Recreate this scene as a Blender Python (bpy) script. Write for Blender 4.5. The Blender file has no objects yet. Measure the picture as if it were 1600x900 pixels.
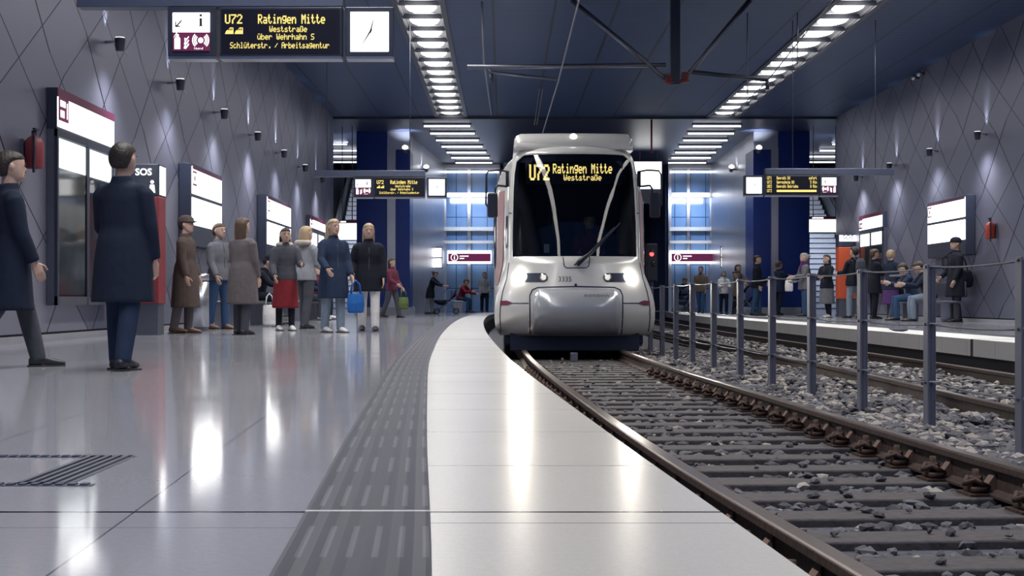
import bpy, bmesh, math, random
import numpy as np
from mathutils import Vector, Matrix, noise as mnoise
random.seed(7)
sc = bpy.context.scene
COL = sc.collection
PI = math.pi
R = math.radians
# ------------------------------------------------------------------ camera
F = 2222.0                      # focal length in pixels of the 1600 px frame
CAMH = 0.45                     # eye height above the platform
VPX, VPY = 787.0, 470.0
cd = bpy.data.cameras.new('camera'); cam = bpy.data.objects.new('camera', cd); COL.objects.link(cam)
cam.location = (0, 0, CAMH); cam.rotation_euler = (PI/2, 0, 0)
cd.sensor_width = 36; cd.lens = F*36/1600
cd.shift_x = (800-VPX)/1600; cd.shift_y = (VPY-450)/1600
cd.clip_start = .05; cd.clip_end = 300
sc.camera = cam
# ------------------------------------------------------------------ world, exposure
w = bpy.data.worlds.new('world'); sc.world = w; w.use_nodes = True
bg = w.node_tree.nodes['Background']; bg.inputs[0].default_value = (.030, .062, .185, 1); bg.inputs[1].default_value = 1.0
sc.view_settings.view_transform = 'Standard'; sc.view_settings.look = 'None'
sc.view_settings.gamma = 1; sc.view_settings.use_curve_mapping = False
sc.view_settings.exposure = 0.0
cy = sc.cycles
cy.use_denoising = True; cy.max_bounces = 6; cy.diffuse_bounces = 3; cy.glossy_bounces = 4; cy.transparent_max_bounces = 12
cy.sample_clamp_indirect = 4; cy.caustics_reflective = False; cy.caustics_refractive = False

def area(name, loc, rot, sx, sy, power, col=(1, .97, .93)):
    l = bpy.data.lights.new(name, 'AREA'); l.shape = 'RECTANGLE'; l.size = sx; l.size_y = sy; l.energy = power; l.color = col
    l.spread = R(108)
    o = bpy.data.objects.new(name, l); COL.objects.link(o); o.location = loc; o.rotation_euler = rot
    return o
def spot(name, loc, d, power, ang, col=(1, .97, .95), blend=.6, rad=.03):
    l = bpy.data.lights.new(name, 'SPOT'); l.energy = power; l.spot_size = R(ang); l.spot_blend = blend; l.color = col; l.shadow_soft_size = rad
    o = bpy.data.objects.new(name, l); COL.objects.link(o); o.location = loc
    o.rotation_euler = Vector(d).to_track_quat('-Z', 'Y').to_euler()
    return o
CEIL = 5.95; XL, XR = -5.1, 9.95; YEND = 42.6
# the two luminous ceiling channels (their lamps)
area('light_channel_lamp', (-1.57, 21, CEIL-.02), (0, 0, 0), .5, 42, 1130)
area('light_channel_lamp', (6.53, 21, CEIL-.02), (0, 0, 0), .5, 42, 1130)

# ------------------------------------------------------------------ materials
MATS = {}
def mat(name, col, rough=.6, metal=0, spec=.5, var=.12, scale=8, bump=0, emit=None, es=0, coat=0, alpha=None):
    m = bpy.data.materials.new(name); m.use_nodes = True; MATS[name] = m
    nt = m.node_tree; p = nt.nodes['Principled BSDF']
    p.inputs['Roughness'].default_value = rough; p.inputs['Metallic'].default_value = metal
    p.inputs['Specular IOR Level'].default_value = spec; p.inputs['Coat Weight'].default_value = coat
    tc = nt.nodes.new('ShaderNodeTexCoord'); n = nt.nodes.new('ShaderNodeTexNoise')
    n.inputs['Scale'].default_value = scale; n.inputs['Detail'].default_value = 4
    nt.links.new(tc.outputs['Object'], n.inputs['Vector'])
    if emit is not None:
        p.inputs['Base Color'].default_value = (*[c*.5 for c in col], 1)
        p.inputs['Emission Color'].default_value = (*emit, 1); p.inputs['Emission Strength'].default_value = es
    else:
        mx = nt.nodes.new('ShaderNodeMix'); mx.data_type = 'RGBA'
        mx.inputs[6].default_value = (*[max(0, c*(1-var)) for c in col], 1); mx.inputs[7].default_value = (*[min(1, c*(1+var)) for c in col], 1)
        nt.links.new(n.outputs['Fac'], mx.inputs[0]); nt.links.new(mx.outputs[2], p.inputs['Base Color'])
    if bump:
        b = nt.nodes.new('ShaderNodeBump'); b.inputs['Strength'].default_value = bump; b.inputs['Distance'].default_value = .02
        nt.links.new(n.outputs['Fac'], b.inputs['Height']); nt.links.new(b.outputs['Normal'], p.inputs['Normal'])
    return m
class NT:                                            # tiny node builder
    def __init__(s, m): s.m = m; s.t = m.node_tree; s.p = s.t.nodes['Principled BSDF']
    def _in(s, sock, v):
        if isinstance(v, (int, float)): sock.default_value = v
        elif isinstance(v, tuple): sock.default_value = v
        else: s.t.links.new(v, sock)
    def math(s, op, a, b=0.0, c=0.0):
        n = s.t.nodes.new('ShaderNodeMath'); n.operation = op
        s._in(n.inputs[0], a); s._in(n.inputs[1], b); s._in(n.inputs[2], c); return n.outputs[0]
    def coord(s, kind='Object'):
        n = s.t.nodes.new('ShaderNodeTexCoord'); x = s.t.nodes.new('ShaderNodeSeparateXYZ')
        s.t.links.new(n.outputs[kind], x.inputs[0]); return x.outputs, n.outputs[kind]
    def uv(s):
        n = s.t.nodes.new('ShaderNodeUVMap'); x = s.t.nodes.new('ShaderNodeSeparateXYZ')
        s.t.links.new(n.outputs[0], x.inputs[0]); return x.outputs
    def mix(s, f, a, b):
        n = s.t.nodes.new('ShaderNodeMix'); n.data_type = 'RGBA'
        s._in(n.inputs[0], f); s._in(n.inputs[6], a); s._in(n.inputs[7], b); return n.outputs[2]
    def noise(s, scale, vec=None, detail=3):
        n = s.t.nodes.new('ShaderNodeTexNoise'); n.inputs['Scale'].default_value = scale; n.inputs['Detail'].default_value = detail
        if vec is not None: s.t.links.new(vec, n.inputs['Vector'])
        return n.outputs['Fac']
    def line(s, v, period, width, off=0.0):          # 1 on a line of that width every period
        f = s.math('FRACT', s.math('DIVIDE', s.math('ADD', v, off), period))
        d = s.math('MINIMUM', f, s.math('SUBTRACT', 1.0, f))
        return s.math('LESS_THAN', d, width/2/period)
    def bump(s, h, strength=.5, dist=.01):
        b = s.t.nodes.new('ShaderNodeBump'); b.inputs['Strength'].default_value = strength; b.inputs['Distance'].default_value = dist
        s._in(b.inputs['Height'], h); s.t.links.new(b.outputs[0], s.p.inputs['Normal'])
    def col(s, c): s._in(s.p.inputs['Base Color'], c)
    def rough(s, c): s._in(s.p.inputs['Roughness'], c)

def rhomb_mat(name):
    m = mat(name, (.5, .5, .55), .42, .75); n = NT(m); xyz, vec = n.coord()
    s_, t_ = xyz[1], xyz[2]
    tt = n.math('DIVIDE', t_, .74)
    k1 = n.math('PINGPONG', n.math('ADD', n.math('MULTIPLY', t_, .55), n.math('MULTIPLY', s_, .17)), .5)
    k2 = n.math('PINGPONG', n.math('SUBTRACT', n.math('MULTIPLY', t_, .43), n.math('MULTIPLY', s_, .11)), .5)
    a = n.math('ADD', n.math('DIVIDE', n.math('ADD', s_, tt), 1.6), n.math('MULTIPLY', k1, .55))
    b = n.math('ADD', n.math('DIVIDE', n.math('SUBTRACT', s_, tt), 1.6), n.math('MULTIPLY', k2, .55))
    l = n.math('MAXIMUM', n.line(a, 1.0, .026), n.line(b, 1.0, .020))
    cv = n.t.nodes.new('ShaderNodeCombineXYZ'); n._in(cv.inputs[0], n.math('FLOOR', a)); n._in(cv.inputs[1], n.math('FLOOR', b))
    wn = n.t.nodes.new('ShaderNodeTexWhiteNoise'); n.t.links.new(cv.outputs[0], wn.inputs['Vector'])
    r = wn.outputs['Value']
    c = n.mix(r, (.24, .25, .335, 1), (.33, .335, .42, 1))
    n.col(n.mix(l, c, (.006, .008, .02, 1)))
    n.rough(n.math('ADD', .34, n.math('MULTIPLY', r, .12)))
    fa = n.math('FRACT', a); fb = n.math('FRACT', b)
    h = n.math('ADD', n.math('MULTIPLY', fa, n.math('SUBTRACT', r, .5)), n.math('MULTIPLY', fb, n.math('SUBTRACT', .5, r)))
    n.bump(n.math('SUBTRACT', h, n.math('MULTIPLY', l, .3)), .35, .08)
    return m
rhomb_mat('rhomb_panels')
mat('dark_skirting', (.30, .30, .34), .45)
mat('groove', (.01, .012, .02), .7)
# polished stone floor: u = distance from the platform edge, v = along the hall
def floor_mat(name, c1, c2, rough, joints=True, spec=.5):
    m = mat(name, c1, rough, 0, spec); n = NT(m); u = n.uv(); xyz, vec = n.coord()
    g = n.noise(60, vec, 5); g2 = n.noise(1.1, vec, 3); g3 = n.noise(260, vec, 2)
    c = n.mix(n.math('MULTIPLY', g, .9), (*c1, 1), (*c2, 1))
    c = n.mix(n.math('MULTIPLY', n.math('GREATER_THAN', g3, .62), .25), c, (*[v*.6 for v in c1], 1))
    jl = n.math('LESS_THAN', n.math('ABSOLUTE', n.math('SUBTRACT', u[1], 3.03)), .010)
    jl = n.math('MAXIMUM', jl, n.math('LESS_THAN', n.math('ABSOLUTE', n.math('SUBTRACT', u[1], 16.7)), .05))
    if joints:
        j2 = n.math('MAXIMUM', n.line(u[0], .74, .005, .23), n.line(u[1], 1.0, .004, .18))
    else:
        j2 = n.line(u[1], 1.0, .007, .12)
    c = n.mix(n.math('MULTIPLY', j2, .75), c, (.05, .05, .07, 1))
    c = n.mix(jl, c, (.02, .022, .03, 1))
    n.col(c)
    n.rough(n.math('ADD', rough-.02, n.math('MULTIPLY', g2, .06)))
    n.bump(n.math('SUBTRACT', n.math('MULTIPLY', g, .02), n.math('MAXIMUM', jl, j2)), .2, .003)
    return m
floor_mat('stone_floor', (.285, .292, .33), (.365, .372, .41), .08)
floor_mat('edge_stone', (.50, .48, .455), (.58, .56, .53), .24, False)
floor_mat('edge_stone_lightened', (.80, .80, .79), (.88, .87, .86), .30, False)  # right edge slab, the light it reflects put into a paler base colour
m = mat('tactile', (.10, .10, .13), .45); n = NT(m); u = n.uv()
rib = n.math('PINGPONG', n.math('DIVIDE', u[0], .0225), 1.0)
dash = n.math('MULTIPLY', n.line(u[0], .045, .012), n.math('LESS_THAN', n.math('FRACT', n.math('DIVIDE', u[1], .62)), .55))
jl = n.math('LESS_THAN', n.math('ABSOLUTE', n.math('SUBTRACT', u[1], 3.03)), .010)
j2 = n.line(u[1], .62, .006, .1)
c = n.mix(dash, n.mix(rib, (.014, .016, .032, 1), (.026, .029, .05, 1)), (.08, .08, .105, 1))
c = n.mix(n.math('MULTIPLY', j2, .5), c, (.03, .03, .045, 1)); n.col(n.mix(jl, c, (.4, .4, .42, 1))); n.bump(rib, .6, .006)
# slatted metal ceiling
m = mat('ceiling_slats', (.10, .13, .2), .5, .1, .35); n = NT(m); xyz, vec = n.coord()
sl = n.line(xyz[1], .31, .05); jj = n.line(xyz[0], 1.16, .05, .2)
ns = n.noise(.5, vec, 2)
c = n.mix(ns, (.020, .046, .125, 1), (.034, .068, .165, 1)); c = n.mix(n.math('MULTIPLY', sl, .55), c, (.02, .03, .06, 1)); n.col(n.mix(jj, c, (.012, .018, .04, 1)))
n.bump(n.math('SUBTRACT', 1.0, n.math('MAXIMUM', sl, jj)), .5, .02)
mat('frame_dark', (.028, .035, .06), .4); mat('black', (.010, .014, .03), .45); mat('steel', (.45, .46, .5), .3, 1)
mat('steel_dark', (.16, .17, .21), .4, .8); mat('beam_grey', (.10, .12, .19), .5, .3); mat('post_grey', (.155, .165, .215), .5, .3)
mat('cable', (.22, .23, .27), .45, .8); mat('white_light', (1, 1, 1), .4, emit=(1, .985, .97), es=2.6)
mat('panel_light', (1, 1, 1), .4, emit=(1, .99, .98), es=3.2); mat('case_light', (1, 1, 1), .4, emit=(1, 1, .97), es=2.4)
mat('cell_light', (1, 1, 1), .4, emit=(1, .965, .92), es=6); mat('tube_light', (1, 1, 1), .4, emit=(.95, .96, 1), es=3.2)
mat('maroon', (.115, .012, .055), .5, emit=(.20, .022, .10), es=.55); mat('maroon_paint', (.13, .02, .06), .45)
mat('white_glow', (1, 1, 1), .5, emit=(1, 1, 1), es=1.4); mat('ink', (.01, .012, .03), .6)
mat('amber', (1, .8, .2), .5, emit=(.86, .68, .20), es=1.0); mat('amber_train', (1, .8, .2), .5, emit=(1, .70, .20), es=2.6)
mat('led_back', (.012, .012, .02), .25); mat('navy_panel', (.005, .03, .21), .35, 0, .5, .06, 2)
mat('silver_panel', (.5, .52, .6), .33, .85, scale=2); mat('white_paint', (.7, .7, .72), .5)
mat('red_paint', (.40, .05, .03), .45); mat('red_dark', (.22, .03, .04), .5); mat('orange_red', (.55, .09, .035), .45)
mat('red_glow', (1, .05, .05), .5, emit=(1, .03, .03), es=9)
mat('escalator_step', (.42, .45, .52), .5, .4); mat('rubber', (.02, .022, .03), .7)
mat('skin', (.50, .33, .26), .55, var=.08, scale=20); mat('skin_dark', (.28, .17, .12), .55, var=.08)
mat('shoe_black', (.015, .015, .022), .5); mat('shoe_white', (.55, .55, .54), .6); mat('shoe_brown', (.14, .08, .05), .6)
mat('eye', (.02, .015, .015), .3); mat('lip', (.36, .16, .14), .5)
def cloth(name, c): return mat('cloth_'+name, c, .9, 0, .25, .25, 14, .25)
for k, c in dict(navy=(.012, .018, .038), black=(.009, .011, .02), grey=(.13, .13, .15), brown=(.085, .062, .055), taupe=(.115, .10, .105), jeans=(.035, .075, .16),
                 red=(.18, .018, .026), white=(.62, .61, .60), palejeans=(.19, .24, .30), fur=(.42, .38, .33), purple=(.07, .03, .12), wine=(.12, .025, .05), blue=(.02, .11, .36),
                 tan=(.15, .105, .08), green=(.10, .14, .05), greydark=(.06, .064, .08), lightgrey=(.26, .27, .3), steelblue=(.018, .03, .066)).items(): cloth(k, c)
for k, c in dict(dark=(.022, .016, .014), brown=(.075, .045, .03), blond=(.36, .27, .17), grey=(.3, .29, .28)).items(): mat('hair_'+k, c, .55, 0, .4, .4, 60, .4)
# ------------------------------------------------------------------ helpers
def M(n): return MATS[n]
class MB:
    def __init__(s): s.v = []; s.f = []
    def add(s, vs, fs):
        o = len(s.v); s.v += [tuple(x) for x in vs]; s.f += [tuple(i+o for i in f) for f in fs]; return s
    def box(s, c, d, rot=None, taper=1.0):
        x, y, z = d[0]/2, d[1]/2, d[2]/2; vs = []
        for k in (-1, 1):
            t = taper if k > 0 else 1
            for (i, j) in ((-1, -1), (1, -1), (1, 1), (-1, 1)): vs.append(Vector((i*x*t, j*y*t, k*z)))
        if rot is not None: vs = [rot @ q for q in vs]
        return s.add([q+Vector(c) for q in vs], [(3, 2, 1, 0), (4, 5, 6, 7), (0, 1, 5, 4), (1, 2, 6, 5), (2, 3, 7, 6), (3, 0, 4, 7)])
    def bb(s, x0, x1, y0, y1, z0, z1): return s.box(((x0+x1)/2, (y0+y1)/2, (z0+z1)/2), (abs(x1-x0), abs(y1-y0), abs(z1-z0)))
    def prism(s, poly, d):                           # polygon of 3D points extruded by the vector d
        p = [Vector(q) for q in poly]; d = Vector(d); n = len(p)
        nn = sum(((p[i]-p[0]).cross(p[(i+1) % n]-p[0]) for i in range(n)), Vector())
        if nn.dot(d) > 0: p = p[::-1]
        return s.add(p+[q+d for q in p], [tuple(range(n)), tuple(range(2*n-1, n-1, -1))]+[(i, i+n, (i+1) % n+n, (i+1) % n) for i in range(n)])
    def tube(s, pts, r, n=8, caps=True):
        pts = [Vector(p) for p in pts]; m = len(pts); rr = r if isinstance(r, (list, tuple)) else [r]*m
        rings = []; u = None
        for i, p in enumerate(pts):
            t = (pts[min(i+1, m-1)]-pts[max(i-1, 0)]); t = t.normalized() if t.length > 1e-9 else Vector((0, 0, 1))
            if u is None:
                u = t.orthogonal().normalized()
            u = (u-t*u.dot(t)); u = u.normalized() if u.length > 1e-6 else t.orthogonal().normalized()
            v = t.cross(u); rings.append([p+(u*math.cos(2*PI*k/n)+v*math.sin(2*PI*k/n))*rr[i] for k in range(n)])
        return s.rings(rings, caps)
    def rings(s, rings, caps=True, closed=True):
        n = len(rings[0]); vs = [q for rg in rings for q in rg]; fs = []
        for i in range(len(rings)-1):
            for k in range(n if closed else n-1):
                a, b = i*n+k, i*n+(k+1) % n; fs.append((a, b, b+n, a+n))
        if caps: fs += [tuple(range(n-1, -1, -1)), tuple(range((len(rings)-1)*n, len(rings)*n))]
        return s.add(vs, fs)
    def loft(s, secs, n=12, caps=True):              # secs: (centre, xaxis, yaxis, rx, ry)
        return s.rings([[Vector(c)+Vector(ax)*(rx*math.cos(2*PI*k/n))+Vector(ay)*(ry*math.sin(2*PI*k/n)) for k in range(n)] for c, ax, ay, rx, ry in secs], caps)
    def ball(s, c, r, n=10, m=7):
        r = r if isinstance(r, (tuple, list)) else (r, r, r); c = Vector(c); rg = []
        for i in range(m+1):
            a = -PI/2+PI*min(max(i/m, .02), .98)
            rg.append([c+Vector((r[0]*math.cos(a)*math.cos(2*PI*k/n), r[1]*math.cos(a)*math.sin(2*PI*k/n), r[2]*math.sin(a))) for k in range(n)])
        return s.rings(rg)
    def build(s, name, m, parent=None, smooth=False, bevel=0, seg=2, kind=None, label=None, loc=None, ab=None):
        off = parent['_off'] if parent is not None and '_off' in parent else None
        vs = s.v
        if loc is not None: off = loc
        if off is not None: vs = [(x-off[0], y-off[1], z-off[2]) for x, y, z in vs]
        me = bpy.data.meshes.new(name); me.from_pydata(vs, [], s.f); me.update()
        o = bpy.data.objects.new(name, me); COL.objects.link(o)
        if m is not None: me.materials.append(M(m) if isinstance(m, str) else m)
        if smooth: me.polygons.foreach_set('use_smooth', [True]*len(me.polygons))
        if parent is not None:
            o.parent = parent
            if '_off' in parent: o['_off'] = parent['_off']
        elif loc is not None: o.location = loc; o['_off'] = loc
        if bevel:
            b = o.modifiers.new('bevel', 'BEVEL'); b.width = bevel; b.segments = seg; b.limit_method = 'ANGLE'; b.angle_limit = R(40)
            me.polygons.foreach_set('use_smooth', [True]*len(me.polygons)); b.harden_normals = True
        if kind: o['kind'] = kind
        if label: o['label'] = label
        return o
def tag(o, label, cat, group=None, kind=None):
    o['label'] = label; o['category'] = cat
    if group: o['group'] = group
    if kind: o['kind'] = kind
    return o
def thing(name, label, cat, loc=(0, 0, 0), group=None, world=True):
    """Empty at the thing's base; with world=True its parts are given in world coordinates."""
    o = bpy.data.objects.new(name, None); COL.objects.link(o); o.location = loc; o.empty_display_size = .1
    if world: o['_off'] = tuple(loc)
    return tag(o, label, cat, group)
def struct(o): o['kind'] = 'structure'; return o
def dup(root, loc, label=None):
    def cp(o, par):
        c = o.copy(); COL.objects.link(c); c.parent = par
        for ch in list(o.children): cp(ch, c)
        return c
    r = cp(root, None); r.location = loc
    if label: r['label'] = label
    return r
def P(x, y, Z): return Vector(((x-VPX)*Z/F, Z, CAMH+(VPY-y)*Z/F))
_fc = {}
def text(s, size, o, ex=(1, 0, 0), ez=(0, 0, 1), align='LEFT', shear=0, sx=1.0, bold=0):
    """flat lettering as a mesh; o = baseline start, ex/ez = the plane's axes"""
    c = bpy.data.curves.new('t', 'FONT'); c.body = s; c.size = size; c.align_x = align; c.shear = shear; c.offset = bold; c.resolution_u = 3
    ob = bpy.data.objects.new('t', c); COL.objects.link(ob)
    dg = bpy.context.evaluated_depsgraph_get(); me = bpy.data.meshes.new_from_object(ob.evaluated_get(dg))
    ex, ez, o = Vector(ex), Vector(ez), Vector(o)
    vs = [o+ex*(v.co.x*sx)+ez*v.co.y for v in me.vertices]; fs = [tuple(p.vertices) for p in me.polygons]
    bpy.data.objects.remove(ob); bpy.data.curves.remove(c); bpy.data.meshes.remove(me)
    return vs, fs
FONT57 = {'U': '1000110001100011000110001100010 1110', '7': '11111000010001000100010000100001000', '2': '01110100010000100010001000100011111',
 '1': '00100011000010000100001000010001110', '3': '11111000100010000010000011000101110', '8': '01110100011000101110100011000101110', '0': '01110100011001110101110011000101110', '5': '11111100001111000001000011000101110',
 'R': '11110100011000111110101001001010001', 'a': '00000000000111000001011111000101111', 't': '01000010001110001000010000100100110',
 'i': '00100000000110000100001000010001110', 'n': '00000000001011011001100011000110001', 'g': '00000011111000110001011110000101110',
 'e': '00000000000111010001111111000001110', 'M': '10001110111010110101100011000110001', 'W': '10001100011000110101101011010101010',
 's': '00000000000111010000011100000111110', 'r': '00000000001011011001100001000010000', 'S': '01111100001000001110000010000111110',
 'c': '00000000000111010000100001000101110', 'h': '10000100001011011001100011000110001', 'l': '01100001000010000100001000010001110',
 'ü': '01010000001000110001100011001101101', 'ß': '01110100011001010001100111000110110', 'b': '10000100001011011001100011000111110', 'u': '00000000001000110001100011001101101',
 'A': '01110100011000111111100011000110001', '/': '00000000010001000100010001000000000', '.': '00000000000000000000000000011000110',
 'B': '11110100011000111110100011000111110', 'f': '00110010010100011100010000100001000', 'o': '00000000000111010001100011000101110', 'D': '11100100101000110001100011001011100',
 'G': '01110100011000010111100011000101111', 'm': '00000000001101010101101011010110101', 'H': '10001100011000111111100011000110001', ' ': '0'*35}
def led(mb, s, o, px, ex=(1, 0, 0), ez=(0, 0, 1), gap=1, wide=1.0, fat=1.0, align='l'):
    """dot-matrix lettering; o = lower left corner of the first cell"""
    ex, ez, o = Vector(ex), Vector(ez), Vector(o); W_ = (5+gap)*px*wide
    if align == 'c': o = o-ex*(len(s)*W_/2)
    for i, ch in enumerate(s):
        g = FONT57.get(ch, FONT57[' ']).replace(' ', '')
        for r in range(7):
            for c in range(5):
                if g[r*5+c] == '1':
                    q = o+ex*(i*W_+c*px*wide)+ez*((6-r)*px); a = ex*(px*wide*fat); b = ez*(px*min(fat, 1.04))
                    mb.add([q, q+a, q+a+b, q+b], [(0, 1, 2, 3)])
    return mb
# plan curves of the hall, all as X over depth Y
def curve(pts):
    ys = np.array([p[0] for p in pts], float); xs = np.array([p[1] for p in pts], float)
    d = np.gradient(xs, ys)
    def f(y):
        i = int(min(max(np.searchsorted(ys, y)-1, 0), len(ys)-2)); h = ys[i+1]-ys[i]; t = (y-ys[i])/h
        return float((2*t**3-3*t*t+1)*xs[i]+(t**3-2*t*t+t)*h*d[i]+(-2*t**3+3*t*t)*xs[i+1]+(t**3-t*t)*h*d[i+1])
    return f
EDGE = curve([(-4, .75), (0, .615), (2.3, .504), (4.4, .383), (6.5, .270), (10.7, .062), (13.8, -.05), (18, -.185), (22.7, -.300), (33.3, -.46), (44, -.45), (58, -.02), (75, .9)])
TRK = curve([(-4, 2.25), (2, 1.81), (4, 1.665), (6, 1.515), (8, 1.405), (10, 1.32), (12, 1.24), (15, 1.13), (18, 1.055), (21, 1.02), (25, .97), (33, .9), (44, .95), (58, 1.5), (75, 2.6)])
TRK2 = curve([(-4, 4.0), (6, 4.12), (10, 4.2), (15, 4.32), (22, 4.36), (35, 4.45), (50, 4.9), (62, 5.5), (75, 6.4)])
EDGE2 = curve([(-4, 5.35), (6, 5.40), (14, 5.47), (25, 5.58), (40, 5.72), (50, 6.1), (60, 6.7), (75, 7.7)])
ZR, ZB = -.27, -.42                                   # rail top, ballast bed
# ================================================================== the setting
def ribbon(name, m, d0, d1, edge, ys, zt, zb, sgn=-1, kind='structure'):
    """slab following an edge curve, from offset d0 to d1 (away from the track); d1 may be a function of y"""
    me_v, me_f, uv = [], [], []
    for y in ys:
        e = edge(y); a = d0(y) if callable(d0) else d0; b = d1(y) if callable(d1) else d1
        for (d, z) in ((a, zb), (a, zt), (b, zt), (b, zb)): me_v.append((e+sgn*d, y, z)); uv.append((d, y))
    for i in range(len(ys)-1):
        for k in range(3):
            q = (i*4+k, (i+1)*4+k, (i+1)*4+k+1, i*4+k+1); me_f.append(q if sgn > 0 else q[::-1])
    me = bpy.data.meshes.new(name); me.from_pydata(me_v, [], me_f); l = me.uv_layers.new(name='UVMap')
    for lp in me.loops: l.data[lp.index].uv = uv[lp.vertex_index]
    me.materials.append(M(m)); o = bpy.data.objects.new(name, me); COL.objects.link(o); o['kind'] = kind
    return o
ys = [-3+.4*i for i in range(38)]+[12.4+1.2*i for i in range(46)]
YB = ys[-1]
ribbon('floor', 'stone_floor', .885, lambda y: EDGE(y)+(5.1 if y < 43 else 7.2), EDGE, ys, 0, -.5)
ribbon('trim_1', 'edge_stone', 0, .62, EDGE, ys, .0, -.16)
ribbon('trim_2', 'tactile', .62, .885, EDGE, ys, .003, -.1)
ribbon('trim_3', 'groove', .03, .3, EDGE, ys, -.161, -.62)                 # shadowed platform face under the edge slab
ribbon('trim_4', 'edge_stone_lightened', 0, .75, EDGE2, ys, .0, -.2, 1)
ribbon('trim_5', 'tactile', .75, 1.05, EDGE2, ys, .003, -.1, 1)
ribbon('floor.001', 'stone_floor', 1.05, lambda y: (9.95 if y < 43 else 12.6)-EDGE2(y), EDGE2, ys, 0, -.5, 1)
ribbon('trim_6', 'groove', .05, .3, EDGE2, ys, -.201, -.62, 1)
mat('ballast_bed', (.085, .088, .105), .95, var=.5, scale=30, bump=.8)
b = MB(); b.bb(-2, 9, -3, YB, ZB-.3, ZB-.035); struct(b.build('ground', 'ballast_bed'))
b = MB(); b.bb(-8.2, 14, -4, YB, ZB-.42, ZB-.32); struct(b.build('ground.001', 'ballast_bed'))
# side walls of rhombic metal panels with a skirting board and shadow gap
b = MB(); b.bb(XL-.25, XL, 4, YEND, .10, CEIL); struct(b.build('wall_left', 'rhomb_panels'))
b = MB(); b.bb(XR, XR+.25, 12, YEND, .10, CEIL); struct(b.build('wall_right', 'rhomb_panels'))
b = MB(); b.bb(XL-.25, XL+.02, 4, YEND, 0, .075); struct(b.build('baseboard_left', 'dark_skirting'))
b = MB(); b.bb(XR-.02, XR+.25, 12, YEND, 0, .075); struct(b.build('baseboard_right', 'dark_skirting'))
b = MB(); b.bb(XL-.25, XL-.02, 4, YEND, .075, .10).bb(XR+.02, XR+.25, 12, YEND, .075, .10); struct(b.build('trim_7', 'groove'))
# ceiling: three slatted fields between the two light channels, then the rear bay
CY0 = 10
def slab(name, x0, x1, y0, y1, m='ceiling_slats', z0=CEIL, z1=CEIL+.12):
    b = MB(); b.bb(x0, x1, y0, y1, z0, z1); return struct(b.build(name, m))
slab('ceiling', XL-.25, -2.06, CY0, YEND); slab('ceiling.001', -1.08, 6.04, CY0, YEND); slab('ceiling.002', 7.02, XR+.25, CY0, YEND)
mat('ceiling_rear', (.035, .05, .11), .4, .3, scale=1)
slab('ceiling.003', -8.2, 14, YEND, 57.6, 'ceiling_rear', CEIL-.02); slab('ceiling.004', -8.2, 14, 57.6, YB, 'ceiling_rear', CEIL+.05, CEIL+.2)
slab('trim_8', XL-.25, XR+.25, YEND-.12, YEND+.12, 'frame_dark', CEIL-.07, CEIL)
for nm, xc in (('trim_9', -1.57), ('trim_10', 6.53)):                     # dark louvre edges beside the light channels
    b = MB()
    for s in (-1, 1): b.bb(xc+s*.39, xc+s*.49, CY0, YEND-.1, CEIL-.03, CEIL+.1)
    struct(b.build(nm, 'frame_dark'))
# ------------------------------------------------------------------ light channels: each cell is a lamp housing of its own
m = mat('cell_shell', (.55, .55, .58), .35, .3); nn = NT(m); xyz, vec = nn.coord(); nn.col(nn.mix(nn.line(xyz[0], .035, .012), (.6, .6, .62, 1), (.2, .2, .24, 1)))
cell0 = thing('ceiling_light', 'x', 'light', (0, 0, CEIL), world=False)
cb = MB()
prof = [(-.385, -.005), (-.36, .05), (-.26, .085), (0, .1), (.26, .085), (.36, .05), (.385, -.005)]
cb.rings([[Vector((x, yy, z)) for x, z in prof] for yy in (-.6, .6)], caps=False, closed=False)
cb.build('reflector', 'cell_shell', cell0, True)
eb = MB(); eb.loft([((0, 0, .07), (1, 0, 0), (0, 1, 0), .29, .5), ((0, 0, .045), (1, 0, 0), (0, 1, 0), .27, .47)], 20); eb.build('diffuser', 'cell_light', cell0)
lb = MB(); lb.bb(-.385, .385, .585, .62, -.03, .06); lb.build('louvre', 'frame_dark', cell0)
ncell = 0; NTH = 'first second third fourth fifth sixth seventh eighth ninth tenth eleventh twelfth thirteenth fourteenth fifteenth sixteenth'.split()
for side, xc in (('left', -1.57), ('right', 6.53)):
    k = 0; y = YEND-.75
    while y > 25:
        o = cell0 if ncell == 0 else dup(cell0, (0, 0, 0))
        o.location = (xc, y, CEIL); o['group'] = f'lamps of the {side} ceiling light channel'
        o['label'] = f'glowing ceiling lamp cell in the {side} light channel, {NTH[k]} from the far end'
        y -= 1.24; k += 1; ncell += 1
slab('trim_11', -1.85, -1.29, 3, 25, 'cell_light', CEIL+.04, CEIL+.06); slab('trim_12', 6.25, 6.81, 3, 25, 'cell_light', CEIL+.04, CEIL+.06)   # the channels run on over the near platform
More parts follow.
